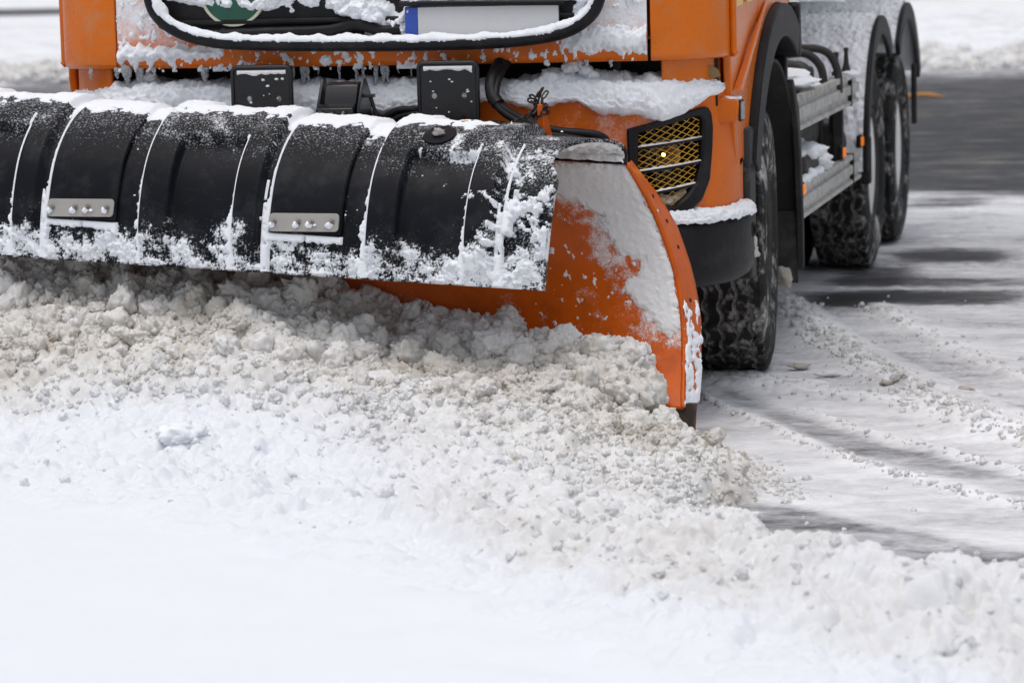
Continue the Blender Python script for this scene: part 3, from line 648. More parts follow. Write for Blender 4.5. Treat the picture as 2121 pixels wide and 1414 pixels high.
# joint plates with four bolts each
def on_flap(u, s, off):
    P, N = flapP(np.array(u), np.array(s), off); return Vector(P), Vector(N)
for j in JO[:2]:
    s0, s1 = .706 / LF, .768 / LF; out = []
    rr = .014; hw = .128
    cs = [(hw - rr, 1, 0), (-hw + rr, 1, 90), (-hw + rr, 0, 180), (hw - rr, 0, 270)]
    for cu, cv, a0 in cs:
        for k in range(7):
            a = rad(a0 + 15 * k); uu = cu + rr * math.cos(a); vv = (.031 - rr) * (1 if cv else -1) + rr * math.sin(a); out.append((uu, vv))
    smid = (s0 + s1) / 2; c, n_ = on_flap(j, smid, .0192); e_u = Vector(EU); e_v = n_.cross(e_u).normalized()
    e_v = e_v if e_v.z < 0 else -e_v
    b = MB().prism(out, .006, lambda a, b_, h_, c=c, e_u=e_u, e_v=e_v, n_=n_: c + e_u * a + e_v * b_ + n_ * h_)
    pl_ = PL(b.obj('joint_plate', M['plate_steel'], None, bevel=.001))
    for a in (-.108, -.018, .030, .104):
        c2 = c + e_u * -a + n_ * .006 + e_v * random.uniform(-.003, .003)
        hx = [(.0095 * math.cos(rad(60 * k + a * 900)), .0095 * math.sin(rad(60 * k + a * 900))) for k in range(6)]
        bb = MB().prism(hx, .007, lambda p, r_, h_, c2=c2: c2 + e_u * p + e_v * r_ + n_ * h_); bb.lathe([(.0052, .007), (.0052, .016), (0, .0163)], c2, n_, 12)
        PL(bb.obj('bolt', M['bolt'])).parent = pl_
    for a in (-.108, -.018, .030, .104, .052):
        me = clod_mesh(int(500 + a * 1000 + j * 100), 2); o = link('snow_crumb', me, M['snow'], pl_); sc = .010 if a != .052 else .006
        p_ = c + e_u * (-a + .008) + n_ * .010 + e_v * .010; o.matrix_world = Matrix.Translation(p_) @ Matrix.Diagonal((sc * 1.3, sc * .8, sc, 1))
# fix parenting of the plates' children (they were modelled in world space)
for o in list(bpy.data.objects):
    if o.parent is not None and o.parent.name.startswith('joint_plate'):
        if o.name.startswith('bolt'): o.matrix_parent_inverse = Matrix.Identity(4)
# lifting lug with the chain
c, n_ = on_flap(.80, .43, .033); e_u = Vector(EU); e_v = n_.cross(e_u)
ring = [(.058 * math.cos(rad(10 * k)), .058 * math.sin(rad(10 * k))) for k in range(36)]
lug = PL(MB().prism(ring, .010, lambda a, b, h_: c + e_u * a + e_v * b + n_ * (h_ - .004)).obj('lug_disc', M['flap'], None, bevel=.002))
o = link('lug_bolt', clod_mesh(611, 3), M['plate_steel']); o.matrix_world = Matrix.Translation(c + n_ * .012 + e_u * .0) @ Matrix.Diagonal((.028, .018, .014, 1)); PL(o); o.matrix_parent_inverse = Matrix.Translation(plow_off)
# orange chain bracket standing behind the flap
bp = [(.0, .86), (.055, .86), (.030, 1.125), (.012, 1.125)]
br = MB().prism(bp, .16, lambda a, b, h_: W3(.60 - a, -.17 - h_ * (.9 - .75 * (b - .86) / .265), b)); PL(br.obj('chain_bracket', M['plow_orange'], None, bevel=.003))
# chain
chain = tag(empty('chain', tuple(W3(.60, -.17, 1.10))), 'short rusty steel chain draped over the flap from the orange bracket', 'chain')
cb = Vector(W3(.585, -.20, 1.135)); path = [cb + Vector((.0, 0, .03)), cb + Vector((-.012, -.01, .005)), cb + Vector((-.02, -.03, -.035)), Vector(W3(.645, -.06, 1.062)), Vector(W3(.70, .02, 1.066)), Vector(W3(.76, .08, 1.066)), Vector(W3(.795, .11, 1.060)), Vector(W3(.805, .13, 1.05))]
pc = spline(path, 26)
def torus_link(r=.0105, e=.007, w=.0034):
    m = MB(); pts = []
    for k in range(17):
        a = 2 * math.pi * k / 16; pts.append((r * math.cos(a) + (e if math.cos(a) > 0 else -e), r * .72 * math.sin(a), 0))
    return m.tube(pts, w, 6, cap=False)
lm = torus_link().obj('link', M['chain']); first = True
spots = [(Vector(pc[i]), (Vector(pc[min(i + 1, 25)]) - Vector(pc[max(i - 1, 0)])).normalized(), i) for i in range(26)]
for k in range(16):   # the rest of the chain bunched up on the bracket's tip
    spots.append((cb + Vector((random.uniform(-.03, .022), random.uniform(-.03, .01), random.uniform(-.055, .035))), Vector((random.uniform(-1, 1), random.uniform(-1, 1), random.uniform(-1, 1))).normalized(), k))
for p_, d_, i in spots:
    o = lm if first else lm.copy()
    if not first: COL.objects.link(o)
    first = False
    o.parent = chain; q_ = d_.to_track_quat('X', 'Z'); o.matrix_world = Matrix.Identity(4)
    o.matrix_local = Matrix.Translation(p_ - chain.location) @ q_.to_matrix().to_4x4() @ Matrix.Rotation(rad(90 * (i % 2) + random.uniform(-20, 20)), 4, 'X')

# ================================================================== THE TRUCK
truck = tag(empty('snowplough_truck', (0, 0, 0)), 'orange three-axle lorry caked in snow, driving the plough towards the verge', 'truck')
T = truck
# plan curve of the bumper and the cab front: straight bowed middle and rounded corners
def plan(n, xc=.80, r=.45, yf=-1.47, yend=-.95, bow=.045):
    pts = []
    for x in np.linspace(0, xc, 40, endpoint=False): pts.append((x, yf - bow * (1 - (x / xc) ** 2)))
    for a in np.radians(np.linspace(0, 90, 50)): pts.append((xc + r * math.sin(a), yf + r - r * math.cos(a)))
    pts.append((xc + r, yend)); pts = np.array(pts)
    pts = np.vstack([pts[::-1] * [-1, 1], pts[1:]])
    L = np.r_[0, np.cumsum(np.linalg.norm(np.diff(pts, axis=0), axis=1))]; s = np.linspace(0, L[-1], n)
    return np.stack([np.interp(s, L, pts[:, 0]), np.interp(s, L, pts[:, 1])], 1)
def out2(c):
    t_ = np.gradient(c, axis=0); t_ /= np.linalg.norm(t_, axis=1, keepdims=True); return np.stack([t_[:, 1], -t_[:, 0]], 1)
def wall(c, zs, offs):
    """a curved wall over the plan curve c with heights zs and outward offsets offs"""
    n_ = out2(c); return np.stack([np.stack([c[:, 0] + n_[:, 0] * o, c[:, 1] + n_[:, 1] * o, np.full(len(c), z)], 1) for z, o in zip(zs, offs)], 1)
# ---- cab front panels: centre and two corners with a seam between
cc = plan(700, xc=.97, r=.28, yf=-1.45, yend=-1.20, bow=.05)
zs = np.r_[np.linspace(1.292, 1.312, 5), np.linspace(1.322, 2.05, 74)]; of = np.where(zs < 1.312, -.012 * (1 - ((zs - 1.292) / .02)) ** 2, 0)
def front(name, x0, x1, frost, mat):
    c = cc[(cc[:, 0] > x0) & (cc[:, 0] < x1)]; P = wall(c, zs, of)
    return P, grid_obj(name, P, mat, T, {'frost': frost(P[..., 0], P[..., 2])}, thick=.022, off=-1.0)
def fc(x, z):
    f = -.05 + .25 * sstep(1.36, 1.48, z) + .42 * sstep(.55, .80, x) * sstep(1.29, 1.36, z) + .32 * sstep(-.55, -.75, x) + .16 * sstep(1.33, 1.345, z)
    return f
Pc, o_ = front('front_panel', -.958, .998, fc, M['orange'])
Pr, o_ = front('corner_panel', 1.003, 2, lambda x, z: 0 * x - .04 + .08 * sstep(1.36, 1.30, z), M['orange_clean'])
Pl, o_ = front('corner_panel', -2, -.963, lambda x, z: -.12 + .12 * sstep(1.42, 1.32, z), M['orange_clean'])
# thick snow clinging to the lip of the panel, running out in drips
xs = Pc[:, 0, 0]
zf = np.linspace(1.27, 1.56, 90); ii = np.linspace(0, len(xs) - 1, 620); cfr = np.stack([np.interp(ii, np.arange(len(xs)), Pc[:, 40, k]) for k in (0, 1)], 1)
Pf = wall(cfr, zf, np.zeros(90)); Nf = np.concatenate([out2(cfr), np.zeros((len(cfr), 1))], 1)[:, None, :] + 0 * Pf
x, z = Pf[..., 0], Pf[..., 2]
n1 = fbm(x * 10, z * 10, 0, 4, 200); n2 = fbm(x * 40, z * 30, 0, 4, 201); dr = vnoise(x * 26, 0, 3, 202)
tl = sstep(-1.04, -.90, x) * sstep(-.50, -.66, x) * (1 - np.abs(z - (1.345 - .025 * dr)) / .045) + .5 * n1 + .5 * n2 - .30
tr = sstep(.70, .78, x) * (1 - np.abs(z - (1.37 - .025 * dr)) / .05) + .35 * n1 + .5 * n2 - .10
tu = sstep(.62, .9, x) * sstep(1.42, 1.5, z) * .5 + n1 * .8 + n2 * .5 - .62
tm = (1 - np.abs(z - 1.352) / .018) * .55 + .6 * n1 + .6 * n2 - .66
tt_ = np.maximum(np.maximum(tl, tr), np.maximum(tu, tm))
shell('panel_snow', Pf, Nf, np.where((tt_ > 0) & (z > 1.283), .004 + .028 * sstep(0, .7, tt_) + .004 * n2, -.004), M['snow'], T)
# ---- dark grille behind the bull bar
g = MB(); go = [(-.81, 1.62), (-.81, 1.50), (-.77, 1.44), (-.70, 1.405), (-.6, 1.385), (.66, 1.37), (.74, 1.385), (.81, 1.43), (.845, 1.50), (.845, 1.62)]
g.prism(go, .02, lambda a, b, h_: (a, -1.504 - h_, b)); g.obj('grille', M['plastic'], T)
for k, zz in enumerate((1.455, 1.56, 1.66)):
    MB().tube([(-.74, -1.53, zz), (.80, -1.53, zz)], .013, 10).obj('grille_bar', M['plastic'], T)
tp = [(-.790, 1.66), (-.784, 1.586), (-.779, 1.543), (-.758, 1.491), (-.696, 1.438), (-.589, 1.399), (-.41, 1.38), (.051, 1.369), (.436, 1.371), (.643, 1.385), (.755, 1.413), (.824, 1.461), (.851, 1.511), (.857, 1.552), (.86, 1.63)]
tc = spline([(a, -1.585, b) for a, b in tp], 120); MB().tube(tc, .0235, 14).obj('bull_bar', M['plastic'], T)
# snow on the bar's upper side
aa = np.radians(np.linspace(-75, 75, 17)); tg = np.gradient(tc, axis=0); tg /= np.linalg.norm(tg, axis=1, keepdims=True)
nb = np.stack([-tg[:, 2], 0 * tg[:, 0], tg[:, 0]], 1); nb = np.where(nb[:, 2:] < 0, -nb, nb); fw = np.array([0, -1.0, 0])
ti = np.linspace(0, 119, 600); tc2, nb2 = [np.stack([np.interp(ti, np.arange(120), A[:, k]) for k in range(3)], 1) for A in (tc, nb)]
nb2 = nb2 * .9 + np.array([0, 0, .35]); nb2 /= np.linalg.norm(nb2, axis=1, keepdims=True)
N_ = nb2[:, None, :] * np.cos(aa)[None, :, None] + fw * np.sin(aa)[None, :, None]; P_ = tc2[:, None, :] + N_ * .0232
n1 = fbm(P_[..., 0] * 14, P_[..., 2] * 14, P_[..., 1] * 14, 4, 210); n2 = fbm(P_[..., 0] * 60, P_[..., 2] * 60, P_[..., 1] * 60, 3, 211)
lv = np.cos(aa - rad(-10))[None, :] - .30 + .3 * n1 + .2 * n2
shell('bar_snow', P_, N_, np.where(lv > 0, .003 + .016 * lv * (1 + n1), -.003), M['snow'], T)
# drifted snow between the bar and the grille
zf = np.linspace(1.385, 1.64, 90); xf = np.linspace(-.79, .85, 520); Xf, Zf = np.meshgrid(xf, zf, indexing='ij'); Pg = np.stack([Xf, np.full_like(Xf, -1.520), Zf], -1); Ng = np.zeros_like(Pg); Ng[..., 1] = -1
n1 = fbm(Xf * 5, Zf * 7, 0, 4, 220); n2 = fbm(Xf * 30, Zf * 30, 0, 4, 221)
lump = .8 * np.exp(-((Xf - .02) / .11) ** 2 - ((Zf - 1.475) / .04) ** 2) + .75 * sstep(1.462, 1.50, Zf + .10 * (Xf + .2) + .03 * n1) * sstep(.12, .0, Xf) + .8 * sstep(.70, .80, Xf + .3 * n1) + .75 * sstep(.045, .0, Zf - 1.392 - .035 * n1 - .03 * sstep(0, .2, Xf) - .09 * np.exp(-((Xf - .185) / .05) ** 2)) + .8 * sstep(1.500, 1.515, Zf) * sstep(.1, .2, Xf)
lump = lump + .55 * n1 + .4 * n2 - .45 - .6 * sstep(.16, .2, Xf) * sstep(.71, .69, Xf) * sstep(1.40, 1.43, Zf + .02 * n1) * sstep(1.505, 1.495, Zf)
inside = poly_sd(Xf, Zf, go)
shell('grille_snow', Pg, Ng, np.where((lump > 0) & (inside > .005), .004 + .055 * sstep(0, .9, lump) * (1 + .5 * n2), -.004), M['snow'], T)
dt_ = spline([(-.60, -1.545, 1.412), (-.349, -1.55, 1.418), (-.135, -1.55, 1.422), (-.028, -1.55, 1.440), (.06, -1.55, 1.418), (.13, -1.545, 1.42)], 50); MB().tube(dt_, .020, 12).obj('wiring_tube', M['plastic'], T)
# number plate and its holder, the round green badge
npl = MB().box((.430, -1.556, 1.446), (.556, .006, .106)).obj('plate_holder', M['steel_black'], T, bevel=.003)
MB().box((.452, -1.5615, 1.446), (.505, .003, .100)).obj('number_plate', M['pale'], T, bevel=.001)
MB().box((.1755, -1.5612, 1.446), (.046, .0035, .100)).obj('plate_strip', M['blue'], T, bevel=.001)
MB().tube([(.138, -1.575, 1.511), (.727, -1.575, 1.504)], .010, 10).obj('plate_bar', M['plastic'], T)
b = MB().lathe([(0, 0), (.118, 0), (.118, .008), (0, .010)], (-.484, -1.528, 1.565), (0, -1, 0), 40).obj('badge', M['green'], T)
MB().lathe([(.114, .004), (.114, .013), (.124, .013), (.124, .0)], (-.484, -1.528, 1.565), (0, -1, 0), 48).obj('badge_rim', M['cream'], T).parent = b
# ---- the dark slot between cab and bumper
MB().box((0, -1.22, 1.22), (2.3, .02, .28)).obj('radiator_panel', M['dark'], T)
MB().box((0, -1.30, 1.34), (2.2, .16, .02)).obj('cab_floor', M['dark'], T)
for k in range(9):
    MB().tube([(-.9 + k * .22, -1.34, 1.18), (-.9 + k * .22 + .01, -1.34, 1.33)], .016, 8).obj('support_strut', M['dark'], T)
# corner pillars under the lip
cp = plan(400, xc=.93, r=.28, yf=-1.42, yend=-1.0, bow=.03)
for x0, x1 in ((1.035, 2), (-2, -1.0)):
    c = cp[(cp[:, 0] > x0) & (cp[:, 0] < x1)]; grid_obj('corner_pillar', wall(c, np.linspace(1.16, 1.33, 8), np.zeros(8)), M['orange_clean'], T, {'frost': -.2}, thick=.02)
# ---- orange bumper with the headlamp opening
HO = [(15, 1.056), (33.5, 1.088), (50, 1.118), (54.5, 1.122), (57, 1.100), (58, 1.05), (57.5, .984), (55.5, .864), (50.5, .792), (43.5, .756), (37.5, .744), (28, .752), (19, .79), (15.5, .86)]
HI = [(20, 1.040), (46, 1.086), (50.5, 1.088), (52, 1.072), (51, .936), (48, .86), (42.5, .812), (36, .776), (28, .785), (22, .82), (19.5, .88)]
bc = plan(900); nb_ = out2(bc); A_ = np.degrees(np.arctan2(bc[:, 0] - .80, -(bc[:, 1] + 1.02))); A_ = np.where(bc[:, 0] < .80, (bc[:, 0] - .80) / .45 * 57.3, A_)
zb = np.r_[np.linspace(.735, 1.165, 90), 1.178, 1.187, 1.192, 1.192, 1.192]; ob = np.r_[np.zeros(90), -.003, -.010, -.022, -.10, -.24]
P = wall(bc, zb, ob)
def arc(aa, zz, off=0.0, sx=1):
    """a point on the bumper's rounded corner by angle and height"""
    a = rad(aa); r_ = .45 + off
    return Vector((sx * (.80 + r_ * math.sin(a)), -1.02 - r_ * math.cos(a), zz)) if aa >= 0 else Vector((sx * (.80 + aa / 57.3 * .45), -1.47 - off, zz))
Ag = A_[:, None] + 0 * P[..., 2]; hol = poly_sd(Ag / 57.3 * .45, P[..., 2], [(a / 57.3 * .45, z) for a, z in HO])
Al = np.where(P[..., 0] < 0, Ag[::-1], Ag); hol = np.maximum(hol, hol[::-1])
c_ = hol > .012; keep = ~(c_[:-1, :-1] | c_[1:, 1:])
fb_ = -.06 + .42 * sstep(.2, .9, P[..., 0]) * sstep(1.16, 1.1, P[..., 0]) * sstep(.9, 1.05, P[..., 2]) + .3 * sstep(-.2, -.9, P[..., 0]) + .14 * sstep(1.18, 1.21, P[..., 0]) * sstep(.55, .2, fbm(P[..., 0] * 9, P[..., 2] * 3, 0, 2, 3) + .4)
grid_obj('bumper', P, M['orange'], T, {'frost': fb_}, keep, thick=.02)
# lower black corner bumper
P = wall(bc, np.r_[.475, .480, .50, np.linspace(.53, .69, 8), .712, .726, .728], np.r_[-.05, -.012, .022, np.full(8, .038), .034, .020, -.02])
low_b = grid_obj('lower_bumper', P, M['plastic'], T, {'frost': -.1}, thick=.02)
MB().lathe([(.026, 0), (.026, .006), (.019, .006), (.019, -.02), (0, -.02)], Vector((1.288, -.985, .655)), (1, -.15, 0), 24).obj('tow_hole', M['dark'], T)
MB().box((1.235, -.90, .60), (.09, .12, .26)).obj('arch_bracket', M['grimy'], T, bevel=.01)
MB().box((1.235, -.84, .87), (.07, .16, .30)).obj('arch_bracket', M['grimy'], T, bevel=.02)
# snow on the lower bumper's ledge
i0 = np.where(bc[:, 0] > .85)[0]; cl = bc[i0]; ii = np.linspace(0, len(cl) - 1, 240); cl = np.stack([np.interp(ii, np.arange(len(cl)), cl[:, k]) for k in (0, 1)], 1); nl = out2(cl); nl /= np.linalg.norm(nl, axis=1, keepdims=True)
th = np.linspace(0, 1, 22); R3 = []
for k, t0 in enumerate(th):
    a = t0 * math.pi * .62; n1 = fbm(cl[:, 0] * 12, cl[:, 1] * 12, t0 * 2, 4, 230); n2 = fbm(cl[:, 0] * 60, cl[:, 1] * 60, t0 * 6, 3, 231)
    w_ = (.046 * math.sin(a) + .004) * (1 + .3 * n1) + .007 * n2; hh = .728 + .034 * math.cos(a) * (1 + .7 * n1) + .008 * n2
    R3.append(np.stack([cl[:, 0] + nl[:, 0] * w_, cl[:, 1] + nl[:, 1] * w_, hh], 1))
grid_obj('ledge_snow', np.stack(R3, 1), M['snow'], T)
# snow lying on the bumper and drooping over its front edge
i0 = np.where((bc[:, 1] < -1.17))[0]; cl = bc[i0]; ii = np.linspace(0, len(cl) - 1, 900); cl = np.stack([np.interp(ii, np.arange(len(cl)), cl[:, k]) for k in (0, 1)], 1); nl = out2(cl); nl /= np.linalg.norm(nl, axis=1, keepdims=True)
al = np.where(cl[:, 0] > .8, np.degrees(np.arctan2(cl[:, 0] - .80, -(cl[:, 1] + 1.02))), 0); xx = cl[:, 0]
drop = np.interp(xx, [-1.25, -1.1, -.9, -.4, -.1, .25, .45, .55, .75, .88, 1.0, 1.1, 1.17, 1.25], [.03, .06, .09, .10, .085, .05, .03, .055, .05, .085, .105, .095, .045, .005]) * np.where(xx > .9, 1, 1)
hgt = np.interp(xx, [-1.25, -1.1, -.9, -.4, 0, .35, .5, .65, .75, .9, 1.1, 1.2, 1.25], [.01, .04, .06, .04, .045, .04, .04, .07, .065, .045, .05, .035, .006])
prof_ = [(-.24, .0, -.02), (-.20, .75, 0), (-.15, 1.0, 0), (-.09, .98, 0), (-.04, .85, 0), (.0, .62, 0), (.018, .3, 0), (.030, 0, .25), (.034, 0, .55), (.030, 0, .8), (.014, 0, .97), (-.012, 0, 1.04)]
pr = spline(prof_, 60); R3 = []; tpr = np.clip((np.arange(900)[::-1]) / 40, .05, 1) ** .5 * np.clip(np.arange(900) / 40, .05, 1) ** .5
for k in range(60):
    n1 = fbm(xx * 9, cl[:, 1] * 9, pr[k, 0] * 9 + k * .03, 4, 240); n2 = fbm(xx * 45, cl[:, 1] * 45, k * .25, 3, 241)
    o_ = np.where(pr[k, 0] > 0, pr[k, 0] * tpr, pr[k, 0]) + .014 * n1 * (k > 18) + .008 * n2; hz = 1.193 + hgt * pr[k, 1] * tpr * (1 + .7 * n1) - drop * pr[k, 2] * (1 + .45 * fbm(xx * 9, 0, 5, 3, 242)) + .011 * n2
    R3.append(np.stack([cl[:, 0] + nl[:, 0] * o_, cl[:, 1] + nl[:, 1] * o_, hz], 1))
grid_obj('bumper_snow', np.stack(R3, 1), M['snow'], T)
# upright clot of snow in the slot, right of the hoses
for k, (p_, s_) in enumerate([((.70, -1.40, 1.262), (.030, .025, .032)), ((.73, -1.40, 1.285), (.024, .02, .028)), ((.765, -1.40, 1.262), (.02, .02, .03)), ((.785, -1.40, 1.235), (.026, .02, .024)), ((.64, -1.40, 1.24), (.035, .03, .03)), ((-.90, -1.38, 1.26), (.02, .02, .04)), ((-.86, -1.38, 1.245), (.03, .02, .03))]):
    o = link('snow_clot', clod_mesh(700 + k), M['snow'], T); o.location = p_; o.scale = s_
# ---- headlamp
def resamp(poly, n):
    poly = np.array(poly + [poly[0]], float); P_ = np.stack([poly[:, 0] / 57.3 * .45, poly[:, 1]], 1); L = np.r_[0, np.cumsum(np.linalg.norm(np.diff(P_, axis=0), axis=1))]; s = np.linspace(0, L[-1], n, endpoint=False)
    q_ = np.stack([np.interp(s, L, poly[:, k]) for k in (0, 1)], 1)
    for _ in range(3): q_ = (np.roll(q_, 1, 0) + 2 * q_ + np.roll(q_, -1, 0)) / 4
    return q_
def radial(poly, n, c):
    q_ = resamp(poly, 400); an = np.arctan2((q_[:, 1] - c[1]), (q_[:, 0] - c[0]) / 57.3 * .45); o = np.argsort(an); an, q_ = an[o], q_[o]; t_ = np.linspace(-math.pi, math.pi, n, endpoint=False)
    return np.stack([np.interp(t_, an, q_[:, k], period=2 * math.pi) for k in (0, 1)], 1)
ctr = (37, .945); HOr, HIr = radial(HO, 120, ctr), radial(HI, 120, ctr)
for sx in (1, -1):
    hl = empty('headlamp'); hl.parent = T
    hl.location = arc(37, .94, 0, sx); inv = Matrix.Translation(-hl.location)
    def H(o): o.parent = hl; o.matrix_parent_inverse = inv; return o
    rings = [[arc(a, z, -.02, sx) for a, z in HOr], [arc(a, z, .014, sx) for a, z in HOr], [arc(a * .85 + b * .15, z * .85 + c * .15, .020, sx) for (a, z), (b, c) in zip(HOr, HIr)], [arc(a * .15 + b * .85, z * .15 + c * .85, .016, sx) for (a, z), (b, c) in zip(HOr, HIr)], [arc(a, z, .008, sx) for a, z in HIr], [arc(a, z, -.03, sx) for a, z in HIr]]
    m = MB(); n = 120; m.add([p for r_ in rings for p in r_], [(i * n + k, i * n + (k + 1) % n, (i + 1) * n + (k + 1) % n, (i + 1) * n + k) for i in range(5) for k in range(n)])
    fo = H(m.obj('lamp_frame', M['plastic']))
    m = MB(); rr = [[arc(a, z, -.03, sx) for a, z in HIr], [arc(a, z, -.13, sx) for a, z in HIr], [arc(ctr[0] + (a - ctr[0]) * .02, ctr[1] + (z - ctr[1]) * .02, -.15, sx) for a, z in HIr]]
    m.add([p for r_ in rr for p in r_], [(i * n + k, i * n + (k + 1) % n, (i + 1) * n + (k + 1) % n, (i + 1) * n + k) for i in range(2) for k in range(n)]); H(m.obj('lamp_housing', M['dark']))
    for aa_, zz_, rd in ((38, .955, .055), (26, .94, .045), (40, .87, .045), (38, 1.045, .035)):
        c0 = arc(aa_, zz_, -.115, sx); ax = (arc(aa_, zz_, 0, sx) - c0).normalized(); ax = (ax + Vector((0, -.8, 0))).normalized()
        H(MB().lathe([(.008, 0), (rd * .5, .012), (rd * .8, .035), (rd, .07), (rd * 1.04, .07)], c0, ax, 28).obj('reflector', M['chrome']))
        if .95 < zz_ < 1.0:
            H(MB().lathe([(.0, .036), (.004, .038), (.0065, .048), (.005, .057), (0, .060)], c0, ax, 12).obj('bulb', M['bulb']))
    # expanded-metal guard
    m = MB(); pw, ph = 5.4, .0225; inn = [(a, z) for a, z in HIr]
    pa = np.array([(a / 57.3 * .45, z) for a, z in HIr])
    for fam in (1, -1):
        for k in range(-40, 41):
            run = []
            for i in range(0, 240):
                t0 = -12 + i * .1
                a = 36 + pw * (k / 2 + t0 * .5); z = .94 + fam * ph * (t0 * .5 - k / 2 * 1.0) + .0011 * (a - 36)
                # soften the crossings into the pressed diamond shape
                a += 0; z += 0
                run.append((a, z))
            ra = np.array(run); ins = poly_sd(ra[:, 0] / 57.3 * .45, ra[:, 1], pa) > .001
            j = 0
            while j < len(run):
                if ins[j]:
                    e = j
                    while e + 1 < len(run) and ins[e + 1]: e += 1
                    if e - j > 3:
                        pts = [arc(float(ra[q, 0]), float(ra[q, 1]), -.004 + .0012 * math.sin(q * .6), sx) for q in range(j, e + 1, 3)]
                        if len(pts) > 1: m.tube(pts, .0015, 4)
                    j = e + 1
                else: j += 1
    H(m.obj('wire_guard', M['yellow'], smooth=False))
    for (a0, z0), (a1, z1) in (((18.5, .985), (52, 1.012)), ((20.5, .902), (51, .928)), ((22, .822), (48, .850))):
        P_ = [arc(a0 + (a1 - a0) * k / 12, z0 + (z1 - z0) * k / 12, .004, sx) for k in range(13)]
        m = MB(); V = []
        for p_ in P_:
            c0 = Vector((sx * .80, -1.02, p_.z)); d_ = (p_ - c0).normalized(); V += [p_ + d_ * .004 + Vector((0, 0, -.006)), p_ + d_ * .006 + Vector((0, 0, .003)), p_ - d_ * .022 + Vector((0, 0, .008)), p_ - d_ * .022 + Vector((0, 0, -.002))]
        m.add(V, [(i * 4 + k, i * 4 + (k + 1) % 4, i * 4 + 4 + (k + 1) % 4, i * 4 + 4 + k) for i in range(12) for k in range(4)])
        H(m.obj('lamp_bar', M['plastic']))
        # snow strip lying on the bar
        V = []
        q_ = np.linspace(0, 12, 60); C = np.array([list(p_) for p_ in P_]); C = np.stack([np.interp(q_, np.arange(13), C[:, k]) for k in range(3)], 1)
        D_ = C - np.array([sx * .80, -1.02, 0]); D_[:, 2] = 0; D_ /= np.linalg.norm(D_, axis=1, keepdims=True); nn_ = fbm(q_ * .8, sx, z0 * 9, 4, 250); R3 = []
        fade = np.clip(1.15 - q_ / 12 * .7, .2, 1)
        for a in np.linspace(0, math.pi, 9): R3.append(C + D_ * (-.008 + .013 * math.cos(a)) + np.array([0, 0, 1]) * (.004 + (.006 * fade * (1 + 1.6 * nn_))[:, None] * math.sin(a)))
        H(grid_obj('lamp_bar_snow', np.stack(R3, 1), M['snow_crust'], None))
    # packed snow in the lower corner of the lamp
    for k in range(7):
        o = link('packed_snow', clod_mesh(730 + k), M['snow_crust']); o.location = arc(31 + 2.6 * k, .792 + .0035 * k * k * .25, -.035, sx) - hl.location; o.scale = (.026, .022, .02); o.parent = hl
# corner marker box with its side reflector
mk = MB().prism([(1.165, 1.05), (1.27, 1.06), (1.275, 1.135), (1.215, 1.152), (1.165, 1.12)], .10, lambda a, b, h_: (a, -1.19 + h_ + (1.27 - a) * -.35, b)).obj('marker_box', M['orange'], T, bevel=.008)
MB().box((1.281, -1.14, 1.098), (.006, .06, .062)).obj('side_reflector', M['glassgrey'], T).parent = mk
MB().box((1.276, -1.14, 1.098), (.006, .074, .076)).obj('reflector_rim', M['plastic'], T).parent = mk
o = link('marker_snow', clod_mesh(760), M['snow'], mk); o.location = (1.235, -1.15, 1.142); o.scale = (.045, .05, .010)
# bare primer where the paint has flaked off the bumper top
fl_ = [(1.115, .0), (1.13, .018), (1.15, .008), (1.165, .022), (1.19, .03), (1.215, .012), (1.222, -.012), (1.19, -.02), (1.16, -.006), (1.14, -.018)]
MB().prism(fl_, .003, lambda a, b, h_: (a, -1.262 - h_, 1.238 + b)).obj('flaked_paint', M['primer'], T)
